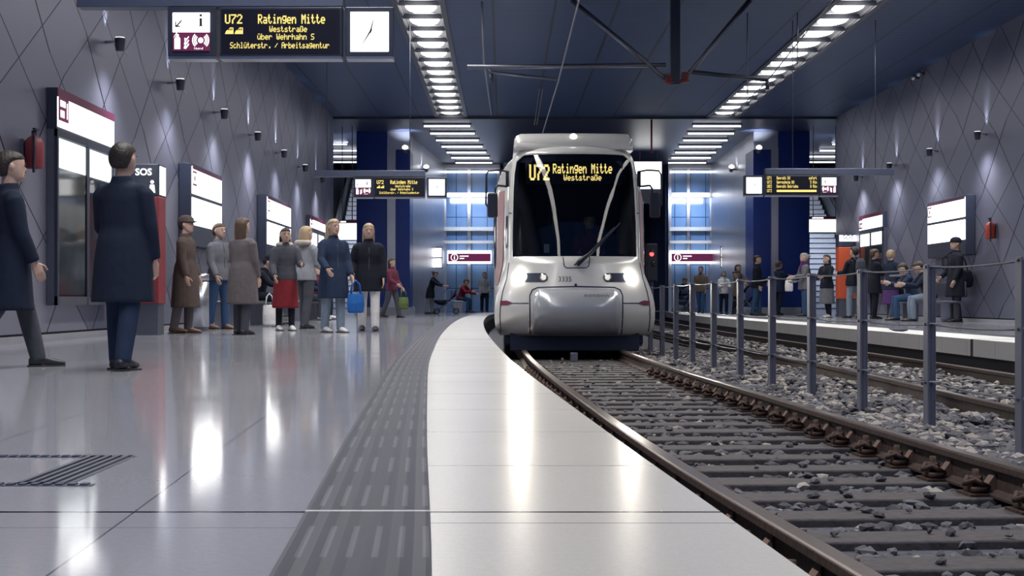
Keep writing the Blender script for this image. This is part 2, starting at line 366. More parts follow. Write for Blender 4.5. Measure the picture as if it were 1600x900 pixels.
# thin tube lamps of the rear bay ceiling
def tube_lamp(p0, p1, label, group):
    c = ((p0[0]+p1[0])/2, (p0[1]+p1[1])/2, CEIL-.02)
    t = thing('tube_light', label, 'light', c, group)
    b = MB(); d = (Vector(p1)-Vector(p0)); b.tube([Vector(p0)+Vector((0, 0, -.09)), Vector(p1)+Vector((0, 0, -.09))], .026, 8); b.build('tube', 'tube_light', t, True)
    h = MB(); rot = Matrix.Rotation(math.atan2(d.y, d.x), 3, 'Z'); h.box(((p0[0]+p1[0])/2, (p0[1]+p1[1])/2, CEIL-.04), (d.length+.08, .06, .05), rot); h.build('housing', 'steel_dark', t)
zc = CEIL-.02
for i in range(7):
    Y = 43.9+1.95*i; s = .05*1.95*i
    w_ = 'the first' if i == 0 else 'the last' if i == 6 else ['', 'second', 'third', 'fourth', 'fifth', 'sixth'][i]
    tube_lamp((-2.46+s, Y, zc), (-1.04+s, Y, zc), f'thin white tube lamp over the left rear platform, {w_} from the hall', 'tube lamps over the left rear platform')
    tube_lamp((5.85+s, Y, zc), (7.32+s, Y, zc), f'thin white tube lamp over the right rear platform, {w_} from the hall', 'tube lamps over the right rear platform')
for i in range(4):
    Y = 49+2.1*i; nm = ['nearest', 'second', 'third', 'farthest'][i]
    tube_lamp((P(527, 0, Y).x-.2, Y, zc), (P([542, 557, 557, 557][i], 0, Y).x, Y, zc), f'short white tube lamp above the left escalator, {nm} of the row', 'tube lamps above the left escalator')
    tube_lamp((P([1301, 1281, 1264, 1263][i], 0, Y).x, Y, zc), (P(1314, 0, Y).x, Y, zc), f'short white tube lamp above the right stairs, {nm} of the row', 'tube lamps above the right stairs')
# ------------------------------------------------------------------ rear bay: pillars, walls, glass fronts, tunnel
def pane(name, x0, x1, Y, z0, z1, m, th=.4):
    b = MB(); b.bb(x0, x1, Y, Y+th, z0, z1); return struct(b.build(name, m))
def X(x, Z): return (x-VPX)*Z/F
YP = 46.0
mat('plinth', (.3, .31, .36), .5)
for s, xs in (('left', (557, 605, 618, 640)), ('right', (1265, 1216, 1205, 1178))):
    a, b_, c, d = [X(x, YP) for x in xs]; e = 1 if s == 'left' else -1
    pane('pillar_'+s, min(a, b_), max(a, b_), YP, .24, CEIL, 'navy_panel', 2.0)
    pane('pillar_strip_'+s, min(b_, c), max(b_, c), YP-.03, .24, CEIL-.55, 'silver_panel', .5)
    pane('pillar_inner_'+s, min(c, d), max(c, d), YP+.1, .24, CEIL-.6, 'navy_panel', 1.5)
    pane('pillar_head_'+s, min(b_, d), max(b_, d), YP+.05, CEIL-.6, CEIL, 'silver_panel', 1.6)
    pane('pillar_base_'+s, min(a, d)-.05, max(a, d)+.05, YP-.06, 0, .24, 'plinth', 2.2)
# curved silver walls behind the pillars
def wall_strip(name, pts, z0, z1, m, th):
    b = MB(); n_ = len(pts); vs = []
    for (x, y) in pts: vs += [(x, y, z0), (x, y, z1), (x+th, y+.05, z1), (x+th, y+.05, z0)]
    fs = []
    for i in range(n_-1):
        for k in range(4): fs.append((i*4+k, i*4+(k+1) % 4, (i+1)*4+(k+1) % 4, (i+1)*4+k))
    fs += [(0, 1, 2, 3), tuple(range(n_*4-1, n_*4-5, -1))]
    b.add(vs, fs); return struct(b.build(name, m))
wall_strip('wall_rear_left', [(-3.05, 47.8), (-2.9, 50), (-2.66, 53), (-2.36, 57)], .0, CEIL, 'silver_panel', -.3)
wall_strip('wall_rear_right', [(8.15, 47.8), (8.2, 50), (8.26, 53), (8.3, 57)], .0, CEIL, 'silver_panel', .3)
pane('wall_recess_left', -8.0, -6.9, 43, 0, CEIL, 'silver_panel', 20); pane('wall_recess_right', 13.2, 13.8, 43, 0, CEIL, 'silver_panel', 20)
pane('wall_front_left', -8.0, XL-.24, 42.8, 0, CEIL, 'rhomb_panels', .3); pane('wall_front_right', XR+.24, 13, 42.8, 0, CEIL, 'rhomb_panels', .3)
pane('wall_shaft_left', -8, -3.3, 62.5, 0, CEIL, 'beam_grey'); pane('wall_shaft_right', 8.6, 13, 62.5, 0, CEIL, 'beam_grey')
# two-storey glass fronts
m = mat('blue_glass', (.05, .13, .30), .12, 0, .8, .2, 1.2); nn = NT(m); xyz, vec = nn.coord()
g = nn.noise(.9, vec, 2); v = nn.line(xyz[0], .62, .03); h = nn.line(xyz[2], .95, .03)
nn.col(nn.mix(nn.math('MAXIMUM', v, h), nn.mix(g, (.07, .17, .40, 1), (.26, .40, .64, 1)), (.03, .06, .15, 1)))
def glass_front(side, x0, x1, Y):
    t = thing('glass_front', f'two storey blue glass front with bright bands at the far end of the {side} platform', 'glass front', ((x0+x1)/2, Y, 0))
    b = MB(); b.bb(x0, x1, Y, Y+.1, 0, CEIL-.03); b.build('glazing', 'blue_glass', t)
    for z0, z1 in ((4.58, 4.78), (3.25, 3.4), (2.75, 2.86), (5.72, 5.9)):
        b = MB(); b.bb(x0-.02, x1+.02, Y-.18, Y, z0, z1); b.build('floor_band', 'white_paint', t)
    for x in (x0, (x0*.55+x1*.45), x1):
        b = MB(); b.bb(x-.06, x+.06, Y-.12, Y+.05, 0, CEIL-.03); b.build('mullion', 'silver_panel', t)
    b = MB(); b.tube([(x0, Y-.22, 5.6), (x1, Y-.22, 5.6)], .04); b.build('lamp_tube', 'tube_light', t)
    b = MB(); b.tube([(x0+.1, Y-.24, 4.68), (x1-.1, Y-.24, 4.68)], .06); b.build('lamp_tube', 'tube_light', t)
    return t
glass_front('left', -2.36, -.2, 57); glass_front('right', 6.65, 8.3, 57)
area('glass_front_fill', (-1.2, 55.5, 4.6), (R(60), 0, 0), 2.0, .3, 26, (.75, .85, 1)); area('glass_front_fill', (7.4, 55.5, 4.6), (R(60), 0, 0), 1.6, .3, 26, (.75, .85, 1))  # unseen area lights added to brighten the glass fronts
area('rear_bay_lamp', (-1.8, 49.5, 5.8), (0, 0, 0), 1.4, 11, 160, (.85, .9, 1)); area('rear_bay_lamp', (6.9, 49.5, 5.8), (0, 0, 0), 1.4, 11, 160, (.85, .9, 1))
area('stair_lamp', (-5.6, 50, 5.8), (0, 0, 0), 1.2, 7, 170, (.85, .9, 1)); area('stair_lamp', (11.3, 50, 5.8), (0, 0, 0), 1.4, 7, 200, (.85, .9, 1))
area('stair_front_fill', (-5.4, 46.2, 5.7), (R(60), 0, 0), 1, .3, 130, (.85, .9, 1)); area('stair_front_fill', (11.0, 46.2, 5.7), (R(60), 0, 0), 1.4, .3, 130, (.85, .9, 1))  # added front fill without a fixture, so the step risers are lit
# tunnel mouth between the fronts
mat('tunnel', (.03, .05, .13), .8); area('tunnel_fill_light', (3.2, 61, 5.6), (0, 0, 0), 3, 4, 25, (.6, .75, 1))  # unseen blue area light added to lift the dark tunnel
pane('wall_tunnel_left', -.2, -.05, 57.2, -.5, CEIL, 'tunnel', 9); pane('wall_tunnel_right', 6.5, 6.65, 57.2, -.5, CEIL, 'tunnel', 9)
pane('wall_back', -8.2, 14, 66, -.6, CEIL+.2, 'tunnel')
# escalators and stairs
def escalator(side, x0, x1, y0, n, label, name):
    t = thing(name, label, name.replace('_', ' '), ((x0+x1)/2, y0, 0)); rise, run = .2, .345
    for i in range(n):
        b = MB(); b.bb(x0+.12, x1-.12, y0+i*run, y0+(i+1)*run-.03, max(0, i*rise-.25), (i+1)*rise); o = b.build('step', 'escalator_step', t)
        e_ = MB(); e_.bb(x0+.12, x1-.12, y0+i*run-.012, y0+i*run+.05, (i+1)*rise-.03, (i+1)*rise+.004); e_.build('step_edge', 'frame_dark', o)
    ang = math.atan2(rise, run); L = n*math.hypot(rise, run)
    for sx in (x0, x1):
        b = MB(); b.box((sx, y0+n*run/2, n*rise/2+.45), (.05, L, .8), Matrix.Rotation(ang, 3, 'X')); o = b.build('balustrade', 'steel_dark', t)
        r = MB(); r.tube([(sx, y0-.6, .05), (sx, y0-.75, .5), (sx, y0-.6, .93), (sx, y0-.2, 1.0), (sx, y0+n*run, n*rise+.98)], .045, 8); r.build('handrail', 'cable', o, True)
    return t
escalator('left', -6.3, -4.45, 49.3, 28, 'steel escalator rising behind the left wall beside the navy pillar', 'escalator')
escalator('right', 10.2, 12.55, 48.6, 28, 'grey escalator rising behind the right navy pillar and the hanging sign', 'escalator')
# ================================================================== tracks
m = mat('rail_side', (.075, .052, .046), .6, .35, var=.4, scale=25, bump=.3); mat('rail_top', (.19, .145, .13), .30, .85, scale=40)
mat('sleeper_wood', (.078, .07, .072), .85, var=.45, scale=18, bump=.5); mat('clip_iron', (.075, .045, .036), .7, .4, var=.5, scale=40, bump=.4)
mat('web_rust', (.19, .125, .10), .75, .15, var=.3, scale=20)
RP = [(-.062, -.15), (-.062, -.139), (-.012, -.122), (-.009, -.045), (-.036, -.034), (-.036, -.008), (-.028, 0), (.028, 0), (.036, -.008), (.036, -.034), (.009, -.045), (.012, -.122), (.062, -.139), (.062, -.15)]
def rail(cv, off, y0, y1, label):
    t = thing('rail', label, 'rail', (cv(y0)+off, y0, ZR-.15), 'running rails of the two tracks')
    n_ = int((y1-y0)/.5)+1; rg, tp = [], []
    for i in range(n_):
        y = y0+(y1-y0)*i/(n_-1); x = cv(y)+off
        rg.append([Vector((x+a, y, ZR+z)) for a, z in RP])
        tp.append([Vector((x+a, y, ZR+z)) for a, z in ((-.034, -.004), (-.027, .0012), (.027, .0012), (.034, -.004))])
    MB().rings(rg).build('rail_body', 'rail_side', t); MB().rings(tp, False, False).build('running_surface', 'rail_top', t)
    return t
rail(TRK, -.72, -2, 60, 'rusty steel rail running closest along the white platform edge, polished on top')
rail(TRK, .72, -2, 60, 'rusty steel rail of the tram track next to the cable fence, with bulky clips')
rail(TRK2, -.72, 3, 62, 'rail of the far track just behind the cable fence')
rail(TRK2, .72, 3, 62, 'rail of the far track below the opposite platform')
def sleeper(cv, y, label, group, detail, w=2.45):
    sl = (cv(y+.5)-cv(y-.5)); a = -math.atan(sl); x = cv(y)
    b = MB(); b.box((0, 0, -.085), (w, .23, .17))
    o = b.build('sleeper', 'sleeper_wood', bevel=.012); o.location = (x, y, ZR-.15); o.rotation_euler = (0, 0, a); tag(o, label, 'sleeper', group)
    if detail:
        for s in (-1, 1):
            p = MB(); p.bb(s*.72-.15, s*.72+.15, -.085, .085, -.003, .012); p.build('base_plate', 'clip_iron', o)
            for q in (-1, 1):
                c = MB(); cx = s*.72+q*.095
                c.bb(cx-.032, cx+.032, -.06, .06, .012, .04); c.tube([(cx, 0, .03), (cx, 0, .115)], .016, 8); c.tube([(cx, 0, .055), (cx, 0, .085)], .033, 6)
                c.tube([(cx-q*.045, -.045, .035), (cx+q*.02, -.05, .072), (cx+q*.05, 0, .05), (cx+q*.02, .05, .072), (cx-q*.045, .045, .035)], .013, 6)
                c.build('rail_clip', 'clip_iron', o, True)
            # wedge shaped steel rib holding the web
            v = MB(); v.prism([(s*.72-.012, -.03, .012), (s*.72-.075, -.03, .012), (s*.72-.012, -.03, .1)], (0, .06, 0)); v.build('web_wedge', 'web_rust', o)
    return o
y = 2.6; k = 0
while y < 21.5:
    sleeper(TRK, y, 'dark worn wooden sleeper with iron rail clips under the tram track', 'sleepers of the near track', y < 17); y += .535; k += 1
y = 7.5
while y < 27:
    sleeper(TRK2, y, 'dark sleeper of the far track behind the cable fence, sunk in ballast', 'sleepers of the far track', False); y += .6
# loose ballast stones
def stones():
    rng = np.random.default_rng(3)
    ph = (1+5**.5)/2; ico = np.array([(-1, ph, 0), (1, ph, 0), (-1, -ph, 0), (1, -ph, 0), (0, -1, ph), (0, 1, ph), (0, -1, -ph), (0, 1, -ph), (ph, 0, -1), (ph, 0, 1), (-ph, 0, -1), (-ph, 0, 1)])/1.9
    fc = np.array([(0, 11, 5), (0, 5, 1), (0, 1, 7), (0, 7, 10), (0, 10, 11), (1, 5, 9), (5, 11, 4), (11, 10, 2), (10, 7, 6), (7, 1, 8), (3, 9, 4), (3, 4, 2), (3, 2, 6), (3, 6, 8), (3, 8, 9), (4, 9, 5), (2, 4, 11), (6, 2, 10), (8, 6, 7), (9, 8, 1)])
    V, Fc, mi = [], [], []; cnt = 0
    def put(x, y, z, r, p=(.55, .39, .06)):
        nonlocal cnt
        q = ico*(1+rng.uniform(-.28, .28, (12, 1)))*np.array([1.15, .9, .62])*r
        a = rng.uniform(0, 6.28, 3); ca, sa = np.cos(a), np.sin(a)
        Rz = np.array([[ca[0], -sa[0], 0], [sa[0], ca[0], 0], [0, 0, 1]]); Rx = np.array([[1, 0, 0], [0, math.cos(a[1]*.12), -math.sin(a[1]*.12)], [0, math.sin(a[1]*.12), math.cos(a[1]*.12)]])
        V.append(q@Rx.T@Rz.T+np.array([x, y, z])); Fc.append(fc+12*cnt); mi.append(rng.choice(3, p=p)); cnt += 1
    y = 2.6                                                           # in the gaps between the sleepers
    while y < 21:
        n_ = int(165 if y < 9 else 110 if y < 14 else 70)
        for _ in range(n_):
            yy = y+.2675+rng.uniform(-.165, .165); xx = TRK(yy)+rng.uniform(-1.25, 1.25)
            if abs(abs(xx-TRK(yy))-.72) < .085: continue
            put(xx, yy, ZB-.036+rng.uniform(-.02, .02), rng.uniform(.020, .045))
        for _ in range(5): 
            xx = TRK(y)+rng.uniform(-.58, .58); put(xx, y+rng.uniform(-.1, .1), ZB+.012, rng.uniform(.012, .03))
        y += .535
    for lo, hi, y0, y1, n_ in ((TRK, TRK2, 3.5, 12, 5200), (TRK, TRK2, 12, 24, 3300), (TRK2, TRK2, 7.5, 20, 2600), (TRK2, TRK2, 20, 38, 1600)):
        for _ in range(n_):
            yy = y0+(y1-y0)*rng.uniform()**1.25
            a, b_ = (lo(yy)+.84, hi(yy)-.84) if lo is not hi else (lo(yy)-.62, lo(yy)+.62)
            xx = rng.uniform(a, b_)
            if lo is not hi and yy < 5 and xx > 3.6: continue
            put(xx, yy, ZB+.02+.05*mnoise.noise((xx*1.5, yy*1.5, 0))+rng.uniform(0, .035), rng.uniform(.022, .052), (.56, .16, .28))
    V = np.concatenate(V); Fc = np.concatenate(Fc)
    me = bpy.data.meshes.new('ballast_stones'); me.from_pydata(V.tolist(), [], Fc.tolist())
    for nm, c in (('stone_grey', (.125, .122, .135)), ('stone_dark', (.07, .068, .078)), ('stone_pale', (.34, .31, .28))): me.materials.append(mat(nm, c, .85, var=.3, scale=12, bump=.3))
    me.polygons.foreach_set('material_index', np.repeat(mi, 20).tolist()); me.update()
    o = bpy.data.objects.new('ballast_stones', me); COL.objects.link(o)
    tag(o, 'loose grey ballast stones filling the gaps between sleepers and tracks', 'ballast', None, 'stuff')
stones()
# ================================================================== cable fence between the tracks
FX = curve([(5, 2.78), (9, 2.725), (12, 2.65), (15, 2.56), (18, 2.46), (22, 2.40), (30, 2.35), (40, 2.4)])
fence = thing('cable_fence', 'grey steel post and cable fence standing in the ballast between the two tracks', 'fence', (FX(9), 9, ZB))
PY = [7.50+1.56*i for i in range(16)]
for i, y in enumerate(PY):
    x = FX(y); b = MB()
    b.bb(x-.037, x+.012, y-.006, y+.006, ZB-.1, .685); b.bb(x-.037, x-.026, y-.05, y+.05, ZB-.1, .685); b.bb(x+.002, x+.037, y+.03, y+.04, ZB-.1, .685); b.bb(x-.037, x+.037, y+.02, y+.032, ZB-.1, .685)
    o = b.build('post', 'post_grey', fence, bevel=.004, seg=1)
    if y < 20:
        for z in (.665, .30, -.07): MB().tube([(x-.05, y-.012, z), (x+.052, y-.012, z)], .010, 6).build('cable_eye', 'steel_dark', o)
        f = MB(); f.tube([(x-.55, y+.06, ZB+.03), (x-.05, y+.06, ZB+.03)], .028, 8); f.build('foot_tube', 'post_grey', o, True)
for z in (.665, .30, -.07):
    b = MB(); pts = []
    for i in range(len(PY)-1):
        for k in range(6):
            t = k/6; y = PY[i]+(PY[i+1]-PY[i])*t; pts.append((FX(y)+.0, y-.012, z-.014*4*t*(1-t)))
    b.tube(pts, .006, 6); b.build('cable', 'cable', fence, True)
for (i, z) in ((1, .655), (1, .285), (3, .655)):
    y0 = PY[i]+.5; b = MB(); b.tube([(FX(y0), y0, z-.03), (FX(y0+.1), y0+.1, z-.034), (FX(y0+.3), y0+.3, z-.034), (FX(y0+.4), y0+.4, z-.03)], [.006, .011, .011, .006], 8); b.build('turnbuckle', 'post_grey', fence, True)
# ================================================================== overhead line
ZC = 26.0
cs = thing('catenary_support', 'dark steel overhead line bracket hanging from the ceiling between the tracks', 'catenary support', (3.13, ZC, CEIL))
zb = P(0, 128, ZC).z
b = MB(); b.bb(3.05, 3.22, ZC-.06, ZC+.06, zb-.05, CEIL); b.build('hanger_post', 'frame_dark', cs)
for (xa, xb) in ((P(1040, 0, ZC).x, P(893, 0, ZC).x), (P(1070, 0, ZC).x, P(1172, 0, ZC).x)):
    b = MB(); b.tube([(xa, ZC, zb+.06), (xb, ZC, CEIL)], .045, 8); b.build('strut', 'steel_dark', cs, True)
la, lb_ = P(730, 105, ZC), P(1040, 102, ZC)
b = MB(); b.tube([la, lb_], .045, 8); b.build('arm', 'steel_dark', cs, True)
b = MB(); b.tube([P(762, 106, ZC), P(768, 113, ZC), P(870, 124, ZC)], .028, 8); b.build('steady_arm', 'steel_dark', cs, True)
b = MB(); b.tube([P(1076, 112, ZC), P(1200, 125, ZC)], .04, 8); b.build('arm', 'frame_dark', cs, True)
for p in (P(1046, 124, ZC), P(1070, 122, ZC)):
    b = MB()
    for k in range(4): b.tube([p+Vector((0, 0, .05*k-.08)), p+Vector((0, 0, .05*k-.05))], .09-.01*k, 10)
    b.build('insulator', 'red_dark', cs, True)
for p in (P(1199, 126, ZC), P(768, 116, ZC)):
    b = MB(); b.tube([p, p+Vector((0, 0, -.16))], .035, 8); b.build('wire_clamp', 'frame_dark', cs, True)
def wire(pts, r, label, name='contact_wire'):
    o = MB().tube(pts, r, 6).build(name, 'cable' if r > .008 else 'steel_dark', smooth=True, loc=tuple(pts[0])); tag(o, label, 'overhead wire', 'overhead wires')
zw = P(0, 128, ZC).z
wire([(1.28, 12, zw+.62), (1.08, 18, zw+.30), (.995, ZC, zw), (.93, 33, zw-.02), (.95, 44, zw), (1.5, 58, zw)], .013, 'bright contact wire leading over the tram roof')
wire([P(864, -60, 26), P(864, 0, 30), P(850, 90, 34), P(835, 195, 41)], .012, 'thin feeder cable pair left of the contact wire, upper strand')
wire([P(870, -60, 26), P(869, 0, 30), P(855, 90, 34), P(839, 195, 41)], .012, 'thin feeder cable pair left of the contact wire, lower strand')
wire([(4.7, 12, zw+.55), (4.62, 19, zw+.3), P(1196, 130, ZC), P(1160, 165, 33), P(1142, 180, 42)], .012, 'dark contact wire of the far track below the right light channel')
wire([P(753, 3, 26), P(756, 95, 27), P(768, 180, 42)], .02, 'dark hanging cable beside the left light channel')
for (x, y0, y1, lab) in ((1168, 20, 150, 'left'), (1246, 20, 100, 'right')):
    wire([P(x, y0, 27), P(x, y1, 27)], .012, f'thin vertical drop wire crossing the right light channel, {lab} one', 'drop_wire')
# ================================================================== hanging information signs
def icon_panel(t, x0, x1, z0, z1, Y, flip=False):
    """white upper half with arrow and i, maroon lower half with extinguisher, flame and emergency call"""
    w_, h_ = x1-x0, z1-z0; y = Y-.012; zm = z0+h_*.49
    MB().bb(x0, x1, y, y+.01, zm, z1).build('direction_panel', 'white_light', t)
    MB().bb(x0, x1, y, y+.01, z0, zm-.004).build('safety_panel', 'maroon', t)
    k = MB(); y -= .004
    def Q(u, v): return Vector((x0+(1-u if flip else u)*w_, y, z0+v*h_))
    def poly(pts): k.add([Q(*p) for p in pts], [tuple(range(len(pts)))] if not flip else [tuple(range(len(pts)-1, -1, -1))])
    poly([(.07, .62), (.10, .62), (.10, .76), (.07, .76)]); poly([(.07, .62), (.21, .62), (.21, .655), (.07, .655)]); poly([(.09, .655), (.115, .625), (.26, .78), (.235, .81)])
    poly([(.73, .64), (.80, .64), (.80, .85), (.73, .85)]); poly([(.71, .64), (.82, .64), (.82, .665), (.71, .665)]); poly([(.71, .83), (.80, .83), (.80, .85), (.71, .85)]); poly([(.73, .895), (.80, .895), (.80, .96), (.73, .96)])
    k.build('arrow_and_letter', 'ink', t)
    k = MB()
    poly([(.05, .04), (.21, .04), (.21, .32), (.17, .37), (.09, .37), (.05, .32)]); poly([(.10, .38), (.17, .38), (.17, .43), (.10, .43)]); poly([(.02, .34), (.05, .36), (.13, .46), (.11, .48)])
    for j in range(3): poly([(.30+.01*j, .06+.1*j), (.36, .04+.1*j), (.45, .16+.1*j), (.43, .2+.09*j), (.38, .12+.1*j), (.32, .14+.1*j)])
    cx, cz = .76, .27
    for a in range(12):
        a0, a1 = 2*PI*a/12, 2*PI*(a+1)/12; poly([(cx, cz), (cx+.075*math.cos(a0), cz+.075*math.sin(a0)), (cx+.075*math.cos(a1), cz+.075*math.sin(a1))])
    for r0 in (.115, .16, .205):
        for s in (0, PI):
            for j in range(6):
                a0, a1 = s-.8+1.6*j/6, s-.8+1.6*(j+1)/6; r1 = r0+.028
                poly([(cx+r0*math.cos(a0), cz+r0*math.sin(a0)), (cx+r1*math.cos(a0), cz+r1*math.sin(a0)), (cx+r1*math.cos(a1), cz+r1*math.sin(a1)), (cx+r0*math.cos(a1), cz+r0*math.sin(a1))])
    k.add(*text('Notruf', h_*.085, Q(.58 if not flip else .95, .03))); k.build('pictograms', 'white_glow', t)
def clock_panel(t, x0, x1, z0, z1, Y):
    y = Y-.012; MB().bb(x0, x1, y, y+.01, z0, z1).build('clock_face', 'white_light', t, bevel=.01)
    cx, cz = (x0+x1)/2+.01, (z0+z1)/2+.005; s = (z1-z0)
    for nm, a, L, bk in (('minute_hand', R(14), .30, .0), ('hour_hand', R(212), .36, .0)):
        d = Vector((math.sin(a), 0, math.cos(a))); q = Vector((d.z, 0, -d.x)); k = MB(); c = Vector((cx, y-.006, cz)); wd = .008*s/.35
        k.prism([c-q*wd-d*.05*s, c+q*wd-d*.05*s, c+d*L*s+q*wd*.35, c+d*L*s-q*wd*.35], (0, -.003, 0)); k.build(nm, 'ink', t)
def module(t, nm, x0, x1, z0, z1, Y):
    o = MB().bb(x0, x1, Y, Y+.16, z0, z1).build(nm, 'frame_dark', t, bevel=.006)
    MB().bb(x0+.004, x1-.004, Y+.0, Y+.16, z0-.022, z0).build('bottom_rail', 'steel', o)
def hanging_sign(Z, x, ytop, ybot, label, lines, beam, rods, mirror=False):
    px = Z/F; xs = [X(v, Z) for v in x]; z1, z0 = P(0, ytop, Z).z, P(0, ybot, Z).z
    t = thing('information_sign', label, 'sign', ((xs[0]+xs[-1])/2, Z, z0))
    mods = [(xs[0], xs[1]), (xs[2], xs[3]), (xs[4], xs[5])]
    for i, (a, b_) in enumerate(mods):
        m_ = .07*(b_-a) if i != 1 else 0; h = z1-z0
        if i == 1:
            module(t, 'display_housing', a, b_, z0, z1, Z); MB().bb(a+.015, b_-.015, Z-.004, Z+.01, z0+.02, z1-.02).build('display_screen', 'led_back', t)
            lines(t, a, b_, z0, z1, Z-.006)
        elif (i == 0) != mirror:
            module(t, 'pictogram_housing', a, b_, z0, z1, Z); icon_panel(t, a+.11*(b_-a), b_-.12*(b_-a), z0+.11*h, z1-.12*h, Z, mirror)
        else:
            module(t, 'clock_housing', a, b_, z0, z1, Z); clock_panel(t, a+.1*(b_-a), b_-.1*(b_-a), z0+.09*h, z1-.1*h, Z)
    bx0, bx1, by0, by1 = beam
    MB().bb(X(bx0, Z), X(bx1, Z), Z+.02, Z+.18, P(0, by1, Z).z, P(0, by0, Z).z).build('support_beam', 'beam_grey', t, bevel=.01)
    for r in rods:
        MB().tube([(X(r, Z), Z+.1, P(0, by0, Z).z), (X(r, Z), Z+.1, CEIL)], .008 if Z > 20 else .03, 8).build('hanger_rod', 'frame_dark', t, True)
    return t
def lines_left(t, a, b_, z0, z1, y):
    w_, h_ = b_-a, z1-z0; k = MB()
    led(k, 'U72', (a+.045*w_, y, z0+.66*h_), h_*.027, wide=.75, fat=1.45); led(k, 'Ratingen Mitte', (a+.315*w_, y, z0+.66*h_), h_*.027, wide=.605, fat=1.45)
    led(k, 'Weststraße', (a+.565*w_, y, z0+.49*h_), h_*.0175, wide=.74, fat=1.2, align='c'); led(k, 'über Wehrhahn S', (a+.545*w_, y, z0+.335*h_), h_*.0175, wide=.74, fat=1.2, align='c')
    led(k, 'Schlüterstr. / Arbeitsagentur', (a+.495*w_, y, z0+.16*h_), h_*.0175, wide=.665, fat=1.2, align='c')
    for j in range(2):
        x0 = a+(.045+.078*j)*w_; k.add([(x0, y, z0+.45*h_), (x0+.07*w_, y, z0+.45*h_), (x0+.07*w_, y, z0+.58*h_), (x0+.045*w_, y, z0+.585*h_), (x0+.01*w_, y, z0+.51*h_)], [(0, 1, 2, 3, 4)])
    k.build('display_text', 'amber', t)
    for j in range(2):
        k = MB()
        for q in range(3): x0 = a+(.07+.078*j+.014*q)*w_; k.bb(x0, x0+.009*w_, y-.003, y-.001, z0+.525*h_, z0+.56*h_)
        k.build('icon_windows', 'led_back', t)
def lines_right(t, a, b_, z0, z1, y):
    w_, h_ = b_-a, z1-z0; k = MB()
    for j, (n1, n2, n3) in enumerate((('U71', 'Benrath DU', 'sofort'), ('U72', 'Gerresheim DU', '5 Min'), ('U83', 'Benrath Betriebs', '8 Min'))):
        zz = z0+(.79-.21*j)*h_; led(k, n1, (a+.03*w_, y, zz), h_*.022, wide=.62, fat=1.3); led(k, n2, (a+.21*w_, y, zz), h_*.022, wide=.52, fat=1.4); led(k, n3, (a+.97*w_-len(n3)*h_*.022*6*.52, y, zz), h_*.022, wide=.52, fat=1.4)
    led(k, 'U73', (a+.03*w_, y, z0+.15*h_), h_*.022, wide=.62, fat=1.3); k.bb(a+.21*w_, a+.96*w_, y-.003, y, z0+.16*h_, z0+.27*h_)
    k.build('display_text', 'amber', t)
hanging_sign(12.0, (262, 337, 343, 534, 540, 615), 11, 88, 'nearest hanging sign with yellow tram departures, pictograms and a white clock above the left platform', lines_left, (118, 536, -10, 10), (120, 380, 500))
hanging_sign(28.0, (552, 583, 585, 664, 667, 698), 277, 308, 'smaller hanging departure sign in front of the left navy pillar', lines_left, (490, 664, 266, 276), (510, 640))
hanging_sign(27.8, (1163, 1193, 1196, 1279, 1281, 1310), 274, 305, 'hanging departure sign with four yellow lines above the right platform', lines_right, (1196, 1398, 263, 273), (1240, 1370), True)
